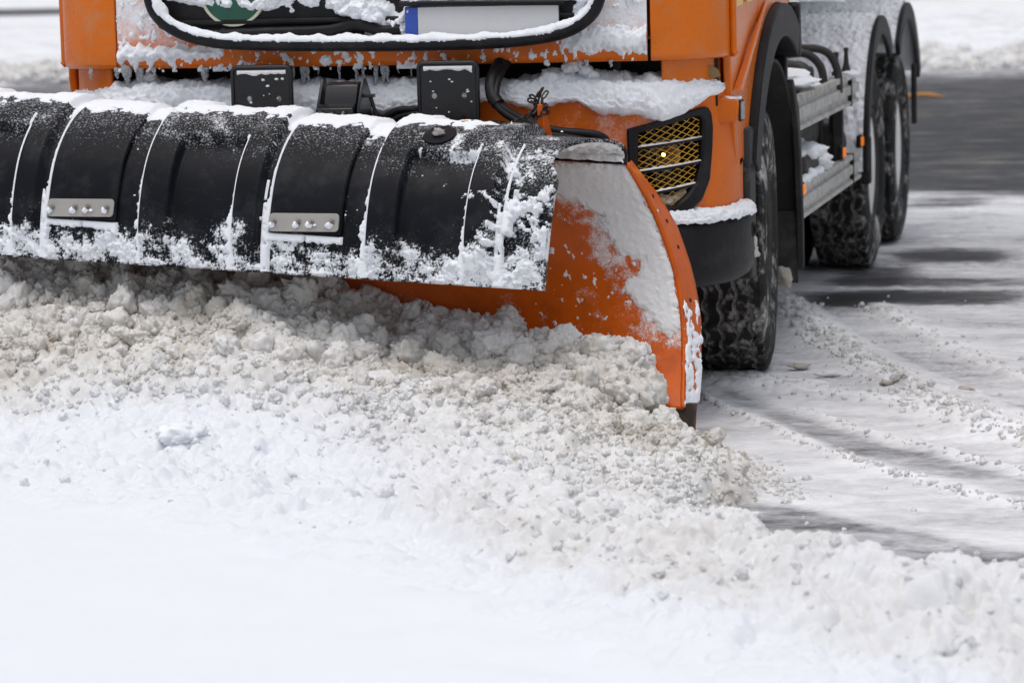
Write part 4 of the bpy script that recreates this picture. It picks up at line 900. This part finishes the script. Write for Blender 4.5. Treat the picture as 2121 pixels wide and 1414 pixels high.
# ---- brackets that carry the plough
def bracket(x0, x1, z0, z1, holes):
    y0 = -1.62; bm = bmesh.new()
    def loop(pts): 
        vs = [bm.verts.new((a, y0, b)) for a, b in pts]; return [bm.edges.new((vs[i], vs[(i + 1) % len(vs)])) for i in range(len(vs))]
    r_ = .018; o_ = []
    for cx_, cz_, a0 in ((x1 - r_, z1 - r_, 0), (x0 + r_, z1 - r_, 90), (x0 + r_, z0 + r_, 180), (x1 - r_, z0 + r_, 270)):
        o_ += [(cx_ + r_ * math.cos(rad(a0 + 15 * k)), cz_ + r_ * math.sin(rad(a0 + 15 * k))) for k in range(7)]
    ed = loop(o_)
    for hx, hz, hr in holes: ed += loop([(hx + hr * math.cos(rad(-20 * k)), hz + hr * math.sin(rad(-20 * k))) for k in range(18)])
    bmesh.ops.triangle_fill(bm, use_beauty=True, use_dissolve=False, edges=ed)
    me = bpy.data.meshes.new('mounting_plate'); bm.to_mesh(me); bm.free()
    o = link('mounting_plate', me, M['steel_black'], T); s_ = o.modifiers.new('thickness', 'SOLIDIFY'); s_.thickness = .014; s_.offset = 0
    rim = MB().tube([(a, y0 - .006, b) for a, b in o_ + [o_[0]]], .0075, 8, cap=False).obj('plate_rim', M['steel_black'], T); rim.parent = o
    # strip of ice caught under the top rim
    xs_ = np.linspace(x0 + .018, x1 - .018, 60); zz_ = np.linspace(0, 1, 8); X_, V_ = np.meshgrid(xs_, zz_, indexing='ij'); dp = .012 + .035 * np.abs(vnoise(X_ * 16 + x0 * 9, 0, 1, 260))
    P_ = np.stack([X_, np.full_like(X_, y0 - .0085) - .003 * np.sin(V_ * 3.14), z1 - .012 - dp * V_], -1); grid_obj('rime_strip', P_, M['snow_crust'], o)
    for k in range(14):
        q_ = link('snow_fleck', clod_mesh(770 + k % 4, 2), M['snow_crust'], o); q_.location = (random.uniform(x0 + .02, x1 - .02), y0 - .008, random.uniform(z0 + .03, z1 - .04)); s0 = random.uniform(.002, .0055); q_.scale = (s0 * random.uniform(.7, 1.6), .003, s0)
    MB().box(((x0 + x1) / 2, y0 + .10, z0 + .03), (x1 - x0 - .06, .2, .05)).obj('mounting_arm', M['steel_black'], T, bevel=.004)
bracket(-.469, -.253, .95, 1.300, [(-.41, 1.187, .0105), (-.301, 1.186, .0105)])
bracket(.213, .424, .95, 1.305, [(.266, 1.189, .0105), (.374, 1.189, .0105), (.374, 1.112, .009)])
# ---- hydraulic coupling block and hoses
hb = MB(); hb.prism([(-.02, 1.0), (-.02, 1.14), (.03, 1.235), (.075, 1.245), (.13, 1.19), (.13, 1.0)], .15, lambda a, b, h_: (-.115 + h_ * .8, -1.70 + a, b)).obj('coupling_block', M['steel_black'], T, bevel=.005)
for xx_ in (-.135, .012): MB().prism([(-.035, 1.0), (-.03, 1.15), (.045, 1.255), (.075, 1.255), (.135, 1.20), (.135, 1.0)], .010, lambda a, b, h_, xx_=xx_: (xx_ + h_, -1.70 + a, b)).obj('coupling_cheek', M['steel_black'], T, bevel=.002)
MB().box((-.06, -1.735, 1.150), (.135, .05, .030), Matrix.Rotation(rad(20), 3, 'X')).obj('coupling_lid', M['steel_black'], T, bevel=.005)
for k in range(3):
    MB().tube(spline([(-.112 + .042 * k, -1.74, 1.145 - .004 * (k == 1)), (-.112 + .042 * k, -1.765, 1.12), (-.112 + .042 * k, -1.77, 1.06)], 10), .0165, 12).obj('coupling_plug', M['steel_black'], T)
    o = link('snow_fleck', clod_mesh(780 + k, 2), M['ice'], T); o.location = (-.108 + .042 * k, -1.784, 1.125); o.scale = (.006, .004, .014)
MB().tube([(.045, -1.66, 1.19), (.075, -1.66, 1.09)], .007, 8).obj('coupling_lever', M['steel_black'], T); MB().box((.035, -1.66, 1.195), (.05, .03, .012)).obj('coupling_tab', M['steel_black'], T, bevel=.002)
for pts, r_ in (([(.045, -1.6, 1.0), (.066, -1.6, 1.095), (.111, -1.6, 1.134), (.17, -1.6, 1.142), (.24, -1.58, 1.13)], .0125), ([(.075, -1.6, 1.0), (.095, -1.6, 1.085), (.137, -1.6, 1.118), (.204, -1.6, 1.124), (.26, -1.58, 1.11)], .012), ([(.105, -1.61, 1.0), (.125, -1.61, 1.075), (.165, -1.61, 1.100), (.22, -1.6, 1.098)], .012),
                ([(.485, -1.45, 1.30), (.474, -1.52, 1.285), (.460, -1.60, 1.227), (.478, -1.63, 1.176), (.517, -1.64, 1.142), (.593, -1.64, 1.099), (.695, -1.64, 1.064), (.823, -1.62, 1.049), (.865, -1.60, 1.030), (.86, -1.55, 1.00)], .0165),
                ([(.421, -1.64, 1.087), (.499, -1.66, 1.090), (.584, -1.66, 1.072), (.687, -1.66, 1.050), (.80, -1.64, 1.030), (.84, -1.6, 1.00)], .013),
                ([(.50, -1.46, 1.30), (.492, -1.55, 1.262), (.488, -1.62, 1.205), (.50, -1.65, 1.15), (.56, -1.66, 1.105), (.64, -1.665, 1.07)], .013)):
    MB().tube(spline(pts, 40), r_, 12).obj('hydraulic_hose', M['hose'], T)
MB().tube(spline([(.478, -1.50, 1.295), (.466, -1.58, 1.24), (.475, -1.62, 1.19), (.50, -1.64, 1.158)], 16), .024, 14).obj('hose_sleeve', M['hose'], T)
# ---- icicles under the lip
for x_, L_, w_ in ((-.288, .05, .006), (-.25, .075, .016), (-.235, .085, .008), (-.195, .035, .006), (-.118, .065, .008), (-.055, .065, .009), (-.028, .055, .009), (.016, .09, .010), (.045, .065, .014), (.060, .10, .008), (.1, .035, .006), (.146, .05, .005), (-1.07, .045, .008), (-.964, .04, .012), (-.925, .06, .020), (-.87, .03, .010), (-.82, .035, .010), (-.624, .055, .018), (.754, .035, .010), (.78, .028, .008), (.866, .025, .007)):
    n_ = 9; pts = []; rr = []
    for k in range(n_):
        f = k / (n_ - 1); pts.append((x_ + random.uniform(-.0025, .0025), -1.475 + random.uniform(-.002, .002) + .03 * abs(x_) ** 3, 1.298 - L_ * f)); rr.append(max(.0012, w_ * (1 - .75 * f ** 1.4) * random.uniform(.75, 1.15)))
    MB().tube(spline(pts, 24), list(np.interp(np.linspace(0, 1, 24), np.linspace(0, 1, n_), rr)), 9).obj('icicle', M['ice'], T)
# ---- cab shell: flank, roof and glass above the picture
R93 = [(-.93 * math.cos(rad(a)), .52 + .93 * math.sin(rad(a))) for a in range(26, 112, 4)]
fl = [(-1.175, 2.9), (-1.195, 1.25), (-1.16, 1.12), (-1.08, .90), (-1.0, .885)] + R93 + [(.33, 1.45), (.75, 1.45), (.75, 2.9)]
for sx in (1, -1):
    yz = np.array(fl)
    MB().prism(fl, .03, lambda a, b, h_, sx=sx: (sx * (1.25 - .03 + h_ - .05 * sstep(2.0, 2.9, b)), a, b)).obj('cab_flank', M['orange_clean'], T, bevel=.006)
    MB().prism([(-1.17, 1.17), (-1.08, 1.17), (-.30, 1.452), (-.315, 1.475), (-.34, 1.462)], .028, lambda a, b, h_, sx=sx: (sx * (1.2495 + h_ * (1 - .8 * np.clip((a + 1.1) / .8, 0, 1))), a, b)).obj('flank_crease', M['orange_clean'], T, bevel=.004)
    MB().prism([(-1.15, 1.462), (-.90, 1.470), (-.90, 1.58), (-1.15, 1.58)], .002, lambda a, b, h_, sx=sx: (sx * (1.2502 + h_), a, b)).obj('reflective_sticker', M['yellow_sticker'], T)
    MB().prism([(-.80, 1.474), (-.50, 1.482), (-.50, 1.58), (-.80, 1.58)], .002, lambda a, b, h_, sx=sx: (sx * (1.2502 + h_), a, b)).obj('reflective_sticker', M['yellow_sticker'], T)
P = wall(cc, np.array([2.05, 2.06, 2.75, 2.9, 2.95]), np.array([0, -.03, -.12, -.2, -.4])); grid_obj('windscreen', P, M['windscreen'], T, thick=.01)
MB().box((0, -.25, 2.92), (2.36, 2.0, .06)).obj('roof', M['orange_clean'], T, bevel=.02)
MB().box((0, .72, 2.1), (2.4, .04, 1.6)).obj('rear_wall', M['orange_clean'], T, bevel=.01)
MB().box((0, -.2, 1.52), (2.38, 1.9, .03)).obj('cab_bottom', M['dark'], T)
# dark strip standing in for the shaded interior seen behind the cab corner
MB().box((1.19, -1.20, 1.24), (.03, .06, .24)).obj('door_gap', M['dark'], T)
# step below the flank
MB().tube([(1.20, -1.02, .868), (1.262, -.86, .872)], .022, 10).obj('entry_step', M['plastic'], T)
# ---- front wheel arch: black plastic arch and the liner with its flap
def arc_band(name, cy, r0, r1, a0, a1, x0, x1, mat, n=60, frost=0.0, parent=T, cz=.52):
    """a curved guard around a wheel: outer face ring at x1, curved sheet from x0 to x1"""
    m = MB(); V = []; aa_ = [rad(a0 + (a1 - a0) * k / n) for k in range(n + 1)]
    for a in aa_:
        c_, s_ = -math.cos(a), math.sin(a)
        V += [(x0, cy + r0 * c_, cz + r0 * s_), (x1, cy + r0 * c_, cz + r0 * s_), (x1, cy + r1 * c_, cz + r1 * s_), (x0, cy + r1 * c_, cz + r1 * s_)]
    F = [(i * 4 + k, i * 4 + (k + 1) % 4, i * 4 + 4 + (k + 1) % 4, i * 4 + 4 + k) for i in range(n) for k in range(4)] + [(0, 1, 2, 3)[::-1], tuple(n * 4 + k for k in range(4))]
    m.add(V, F); o = m.obj(name, mat, parent, bevel=.008, angle=50); return o
for sx in (1, -1):
    xs_ = (1.16, 1.285) if sx > 0 else (-1.285, -1.16)
    arc_band('wheel_arch', 0, .80, .93, 24, 118, xs_[0], xs_[1], M['plastic'])
    # squared rear end of the arch with its step opening
    MB().box((sx * 1.20, .475, 1.33), (.16, .07, .22), Matrix.Rotation(rad(4), 3, 'X')).obj('arch_end', M['plastic'], T, bevel=.015)
    MB().box((sx * 1.20, .46, 1.16), (.05, .05, .14)).obj('arch_foot', M['plastic'], T, bevel=.008)
    xs_ = (.62, 1.235) if sx > 0 else (-1.235, -.62)
    arc_band('arch_liner', 0, .70, .715, 40, 196, xs_[0], xs_[1], M['dark'])
    MB().box((sx * .93, .685, .42), (.60, .014, .30), Matrix.Rotation(rad(-3), 3, 'X')).obj('mud_flap', M['grimy'], T)
    MB().prism([(.40, 1.13), (.44, 1.13), (.60, 1.0), (.66, .80), (.70, .55), (.70, .33), (.675, .33), (.665, .55), (.62, .78), (.55, .95)], .03, lambda a, b, h_, sx=sx: (sx * (1.225 + h_), a, b)).obj('liner_edge', M['grimy'], T, bevel=.006)
    o = link('ice_lump', clod_mesh(801), M['snow_dirty'], T); o.location = (sx * 1.17, .70, .30); o.scale = (.055, .04, .05)
o = link('ice_lump', clod_mesh(802), M['snow_dirty'], T); o.location = (1.262, -.885, .60); o.scale = (.03, .045, .05)
o = link('ice_lump', clod_mesh(803), M['snow_dirty'], T); o.location = (1.262, -.87, .56); o.scale = (.025, .04, .035)
# ---- wheels
def tyre_mesh(R=.522, W=.30, seg=132, seed=0):
    """treaded tyre: section across the tread with zig-zag grooves; returns verts, faces, material index per face"""
    prof_ = []   # (x across, radius, zigzag amount, is groove)
    hw = W / 2
    side = [(-hw + .02, .30), (-hw + .004, .335), (-hw, .40), (-hw + .004, .455), (-hw + .016, .495)]
    g_ = [-.088, -.030, .030, .088]; rows = [(x_, r_, 0, 0) for x_, r_ in side]
    rows.append((-hw + .026, R - .008, 0, 0))
    for g in g_: rows += [(g - .0085, R - .004 * abs(g) / .1, 1, 0), (g - .006, R - .016, 1, 1), (g + .006, R - .016, 1, 1), (g + .0085, R - .004 * abs(g) / .1, 1, 0)]
    rows.append((hw - .026, R - .008, 0, 0)); rows += [(-x_, r_, 0, 0) for x_, r_ in side[::-1]]
    n = len(rows); V = np.zeros((seg, n, 3)); zz_ = np.where(np.arange(seg) % 4 < 2, -1, 1) * .006
    cut = (np.arange(seg) % 6 == 0)
    for k in range(seg):
        a = 2 * math.pi * k / seg
        for i, (x_, r_, zg, gr_) in enumerate(rows):
            r2 = r_
            if cut[k] and 5 <= i <= n - 6 and not gr_: r2 = r_ - (.012 if (i < 8 or i > n - 9) else .005)
            V[k, i] = (x_ + zz_[k] * zg, r2 * math.cos(a), r2 * math.sin(a))
    F = []; MI = []
    for k in range(seg):
        k2 = (k + 1) % seg
        for i in range(n - 1):
            F.append((k * n + i, k * n + i + 1, k2 * n + i + 1, k2 * n + i)); MI.append(1 if (rows[i][3] or rows[i + 1][3]) else 0)
    return V.reshape(-1, 3), F, MI
M['tyre'] = coated('tyre_rubber', (.010, .010, .010), .7, spec=.2, bias=-.37, k=1.45, scales=(4, 22), soft=.16, var=.3, dirt=(.05, .045, .04), snow=(.62, .60, .57), dirt_amt=.5)
M['groove'] = coated('snow_packed_groove', (.05, .046, .042), .8, bias=-.10, k=1.2, scales=(12, 40), soft=.2, snow=(.42, .39, .35))
M['rim_snow'] = snow_mat('snow_filled_rim', (.82, .81, .79), (.66, .62, .56), 6, .4, .7, .6)
tv, tf, tm = tyre_mesh()
tme = bpy.data.meshes.new('tyre'); tme.from_pydata([tuple(v) for v in tv], [], tf); tme.materials.append(M['tyre']); tme.materials.append(M['groove'])
tme.polygons.foreach_set('material_index', np.array(tm, np.int32)); bm = bmesh.new(); bm.from_mesh(tme); bmesh.ops.recalc_face_normals(bm, faces=bm.faces); bm.to_mesh(tme); bm.free(); finish(tme, True, 40)
def rim_meshes():
    m = MB(); m.lathe([(.300, -.12), (.296, .128), (.285, .132), (.270, .118), (.262, .06), (.255, -.02), (.20, -.035), (.12, -.03), (.10, .0), (.09, .02), (0, .024)], (0, 0, 0), (1, 0, 0), 48); a = m.obj('rim', M['grimy'], None)
    m = MB(); pts = [(.285, .10), (.275, .112), (.25, .116), (.18, .118), (.12, .125), (.08, .128), (0, .129)]; m.lathe(pts, (0, 0, 0), (1, 0, 0), 48); b = m.obj('rim_snow', M['rim_snow'], None)
    ma, mb_ = a.data, b.data; bpy.data.objects.remove(a); bpy.data.objects.remove(b); return ma, mb_
rme, sme = rim_meshes()
def wheel(x, y, steer=0.0, snowed=True, spin=0.0, out=1):
    w = empty('wheel'); w.parent = T; w.location = (x, y, .52); w.rotation_euler = (spin, 0, steer + (0 if out > 0 else math.pi))
    for nme, me_ in (('tyre', tme), ('rim', rme)) + ((('rim_snow', sme),) if snowed else ()):
        o = bpy.data.objects.new(nme, me_); COL.objects.link(o); o.parent = w
    return w
ST = rad(5)
wheel(1.07, 0, ST, False, .3); wheel(-1.07, 0, ST, False, .9, -1)
for yy in (3.825, 5.175):
    for sx in (1, -1):
        wheel(sx * 1.07, yy, 0, True, random.random() * 6, sx); wheel(sx * .73, yy, 0, False, random.random() * 6, sx)
# ---- rear mudguards: snow-blown curved sheets
def guard(cy, r_, a0, a1, x0, x1, frost, z=.52):
    n_, k_ = 70, 40; aa_ = np.radians(np.linspace(a0, a1, n_)); xs_ = np.linspace(x0, x1, k_)
    A2, X2 = np.meshgrid(aa_, xs_, indexing='ij'); P_ = np.stack([X2, cy - r_ * np.cos(A2), z + r_ * np.sin(A2)], -1)
    o = grid_obj('mudguard', P_, M['snowy_guard'], T, {'frost': frost(A2, X2)}, thick=.012, off=-1.0, flip=True)
    if x0 > 0:      # wind-packed snow on the sheet
        A3, X3 = np.meshgrid(np.radians(np.linspace(a0, a1, 200)), np.linspace(x0, x1, 110), indexing='ij'); N3 = np.stack([0 * A3, -np.cos(A3), np.sin(A3)], -1); P3 = np.stack([X3, cy + 0 * A3, z + 0 * A3], -1) + N3 * r_
        n1 = fbm(X3 * 7, A3 * 4, 0, 4, 310); n2 = fbm(X3 * 40, A3 * 26, 0, 4, 311); tk = .22 + .9 * n1 + .5 * n2 + .4 * frost(A3, X3) - .35 * sstep(1.12, 1.22, X3)
        shell('guard_snow', P3, N3, np.where(tk > 0, .004 + .016 * sstep(0, .5, tk) + .006 * n2, -.003), M['snow'], o)
    return o
for sx in (1, -1):
    e0, e1 = (.50, 1.235) if sx > 0 else (-1.235, -.50)
    guard(3.825, .76, 2, 128, e0, e1, lambda a, x: .42 - .30 * sstep(1.08, 1.2, np.abs(x)) * (.5 + fbm(x * 6, a * 3, 0, 3, 300)) * sstep(.5, 1.0, a))
    guard(5.175, .79, 48, 150, e0, e1, lambda a, x: .40 + .1 * fbm(x * 5, a * 4, 0, 3, 301))
    for cy, a0, a1, r_ in ((3.825, 2, 128, .755), (5.175, 48, 150, .785)):
        xs_ = (1.2352, 1.262) if sx > 0 else (-1.262, -1.2352)
        arc_band('mudguard_rim', cy, r_ - .085, r_ + .012, a0, a1, xs_[0], xs_[1], M['plastic'])
    MB().box((sx * 1.262, 5.42, .80), (.03, .05, .34)).obj('flap_bracket', M['dark'], T, bevel=.01)
    MB().box((sx * 1.245, 3.13, .60), (.05, .07, .24)).obj('guard_bracket', M['dark'], T, bevel=.015)
# ---- side guard rails: ribbed aluminium with a joint strap
def rail(z0, z1, y0, y1, sx=1):
    h = z1 - z0; sec = [(0, 0), (.030, .0), (.030, .10), (.014, .15), (.014, .29), (.030, .34), (.030, .62), (.014, .67), (.014, .79), (.030, .84), (.030, 1.0), (0, 1.0)]
    ys_ = np.linspace(y0, y1, 30); V = []; m = MB()
    for y in ys_:
        for a, b in sec: V.append((sx * (1.205 + a), y, z0 + h * b))
    n_ = len(sec); m.add(V, [(i * n_ + k, i * n_ + (k + 1) % n_, (i + 1) * n_ + (k + 1) % n_, (i + 1) * n_ + k) for i in range(29) for k in range(n_)] + [tuple(range(n_))[::-1], tuple(29 * n_ + k for k in range(n_))])
    r_ = m.obj('side_rail', M['alu'], T, angle=20)
    for yy in (y0 + .012, y1 - .33): MB().box((sx * 1.219, yy, (z0 + z1) / 2), (.040, .022, h + .012)).obj('rail_strap', M['plastic'], T, bevel=.003).parent = r_
    return r_
for sx in (1, -1):
    rail(.90, 1.045, .62, 2.95, sx); rail(.525, .66, .76, 3.0, sx)
    for k, yy in enumerate((1.05, 2.62)): MB().box((sx * 1.17, yy, .78), (.05, .05, .56)).obj('rail_post', M['grimy'], T, bevel=.006)
    for (yy, zz_) in ((.85, .646), (2.3, .697), (3.05, .697)):
        lp = MB().box((sx * 1.222, yy, zz_), (.022, .09, .062)).obj('side_lamp', M['plastic'], T, bevel=.006)
        MB().box((sx * 1.236, yy, zz_), (.012, .066, .044)).obj('lamp_lens', M['amber'], T, bevel=.005).parent = lp
# snow lying on the lower rail
for k in range(16):
    o = link('rail_snow', clod_mesh(820 + k % 5), M['snow'], T); o.location = (1.21, .95 + .045 * k, .665 + .006 * (k % 3)); o.scale = (.022, .05, .014 + .006 * (k % 4 == 0))
# ---- chassis, tanks, pipes behind the rails
for sx in (1, -1): MB().box((sx * .42, 2.6, .86), (.09, 7.4, .27)).obj('chassis_beam', M['dark'], T, bevel=.006)
MB().box((0, 3.825, .52), (1.2, .16, .16)).obj('axle', M['dark'], T, bevel=.03); MB().box((0, 5.175, .52), (1.2, .16, .16)).obj('axle', M['dark'], T, bevel=.03); MB().box((0, 0, .50), (1.7, .13, .12)).obj('axle', M['dark'], T, bevel=.03)
MB().lathe([(0, 0), (.20, .01), (.235, .05), (.235, .95), (.20, .99), (0, 1.0)], (.86, 1.55, .80), (0, 1, 0), 40).obj('air_tank', M['grimy'], T)
MB().box((.88, 1.15, .80), (.52, .70, .60)).obj('fuel_tank', M['dark'], T, bevel=.05)
MB().box((.96, 2.3, .86), (.22, .5, .46)).obj('valve_cabinet', M['dark'], T, bevel=.02)
MB().lathe([(0, 0), (.11, .0), (.125, .03), (.125, .30), (0, .32)], (1.05, 2.62, .70), (0, 1, 0), 32).obj('brake_canister', M['grimy'], T)
bb = MB().box((1.10, 1.45, .70), (.20, .50, .14)).obj('battery_box', M['grimy'], T, bevel=.03)
for k in range(12):
    o = link('box_snow', clod_mesh(840 + k % 5), M['snow_crust'] if k % 2 else M['snow'], T); o.location = (1.14 + .05 * random.uniform(-1, 1), 1.18 + .05 * k, .765 - .02 * (k > 7) * (k - 7) + .01 * random.random()); o.scale = (.06, .055, .035)
o = link('tank_snow', clod_mesh(850), M['snow'], T); o.location = (1.03, 1.25, 1.09); o.scale = (.17, .42, .035)
o = link('tank_snow', clod_mesh(851), M['snow'], T); o.location = (.95, 1.95, 1.03); o.scale = (.16, .40, .045)
for pts, r_ in (([(.85, 2.1, 1.16), (.999, 2.2, 1.182), (1.077, 2.2, 1.187), (1.144, 2.2, 1.18), (1.193, 2.2, 1.146), (1.222, 2.2, 1.074), (1.226, 2.2, .98)], .019), ([(.9, 2.0, 1.15), (1.037, 2.0, 1.17), (1.103, 2.0, 1.168), (1.150, 2.0, 1.135), (1.176, 2.0, 1.084), (1.186, 2.0, .98)], .019), ([(1.0, 1.9, 1.12), (1.09, 1.9, 1.11), (1.12, 1.88, 1.07)], .03)):
    MB().tube(spline(pts, 36), r_, 12).obj('pipe', M['grimy'], T)
for (x_, z0, z1) in ((1.180, 1.02, 1.156), (1.226, 1.04, 1.189)):
    MB().lathe([(.026, 0), (.024, .02), (.013, .06), (.009, .115), (.012, .12), (.012, .135), (0, .137)], (x_, 2.5, z0), (0, 0, 1), 16).obj('valve_cap', M['grimy'], T)
    o = link('valve_snow', clod_mesh(855), M['snow'], T); o.location = (x_ + .01, 2.52, z0 + .01); o.scale = (.05, .09, .022)
for x_, y_ in ((1.09, 2.6), (1.136, 2.64), (1.165, 2.72)): MB().tube([(x_, y_, .60), (x_, y_, 1.0)], .012, 8).obj('air_line', M['grimy'], T)
# unseen hopper body, added for its shade; tapered and grey for the mudguards' light
MB().prism([(-.55, 1.62), (.55, 1.62), (1.15, 2.5), (1.15, 2.9), (-1.15, 2.9), (-1.15, 2.5)], 4.2, lambda a, b, h_: (a, 1.9 + h_, b)).obj('hopper_body', M['grimy'], T, bevel=.02)
for yy in (1.6, 3.0, 4.4, 5.8): MB().box((0, yy, 1.3), (.9, .10, .62)).obj('body_mount', M['dark'], T)

# ================================================================== SINGLE CHUNKS AND BITS
def chunk(seed, loc, sc, rot, label, mat='snow_pile', cat='snow chunk'):
    me = clod_mesh(seed, 4); o = link('snow_chunk', me, M[mat]); o.location = loc; o.scale = sc; o.rotation_euler = rot; o['group'] = 'single snow chunks'
    a = me.attributes.new('fresh', 'FLOAT', 'POINT'); a.data.foreach_set('value', np.full(len(me.vertices), .5, np.float32)); tag(o, label, cat); return o
def on_pile(x, y): return float(pile_h(np.array([x]), np.array([y]), False)[0][0])
chunk(901, (.775, -1.90, on_pile(.80, -1.92) + .035), (.048, .035, .055), (.3, .2, .5), 'grey slab of snow leaning upright on the orange blade above the heap')
chunk(902, (1.426, -2.25, .02), (.020, .018, .026), (0, .2, 0), 'egg-sized snow lump lying alone on packed snow beside the cutting edge', 'snow_dirty')
chunk(903, (-.24, -2.98, on_pile(-.24, -2.98) + .02), (.062, .05, .045), (0, 0, .4), 'smooth round white snow boulder at the foot of the heap', 'snow')
chunk(904, (.28, -2.42, on_pile(.28, -2.42) + .015), (.08, .05, .03), (.5, .1, .3), 'broad flat wedge of snow lying on the slope of the heap')
chunk(905, (.30, -2.02, on_pile(.30, -2.02) + .02), (.042, .036, .048), (.2, 0, 1.1), 'knobbly pointed snow clod on top of the heap under the flap end')
chunk(906, (1.02, -3.05, on_pile(1.02, -3.05) + .01), (.075, .022, .018), (.1, -.15, .35), 'long narrow white snow slab lying across the windrow', 'snow')
chunk(907, (.86, -3.15, on_pile(.86, -3.15) + .008), (.030, .02, .022), (0, 0, .2), 'brown slush lump half buried in the white windrow', 'snow_dirty')
streak = MB().tube(spline([(-.16, 19.6, .02), (.02, 19.57, .035), (.20, 19.54, .015)], 12), [.02] * 8 + [.017, .014, .01, .006], 8).obj('stick', M['wood']); tag(streak, 'thin orange-brown stick lying on the wet road behind the rear wheels', 'stick')  # thin tapered orange-brown tube lying on the road

for k, (x_, y_, a_) in enumerate([(1.32, .02, .4), (1.46, -.18, .9), (1.58, .12, .2), (1.72, -.42, 1.2), (1.40, -.42, .1), (1.86, -.86, .7), (2.02, -.55, .5), (2.2, -1.55, 1.0)]):
    o = link('snow_chunk', clod_mesh(940 + k, 3), M['snow_dirty' if k % 3 == 0 else 'snow_crust']); o.location = (x_, y_, .012); o.scale = (.045 + .02 * (k % 3), .025, .011); o.rotation_euler = (0, .1, a_)
    tag(o, ('brownish flat slab of dirty frozen snow' if k % 3 == 0 else 'pale grey flat slab of frozen snow') + ' on the track beside the front wheel', 'snow chunk', 'flat snow slabs beside the front wheel')
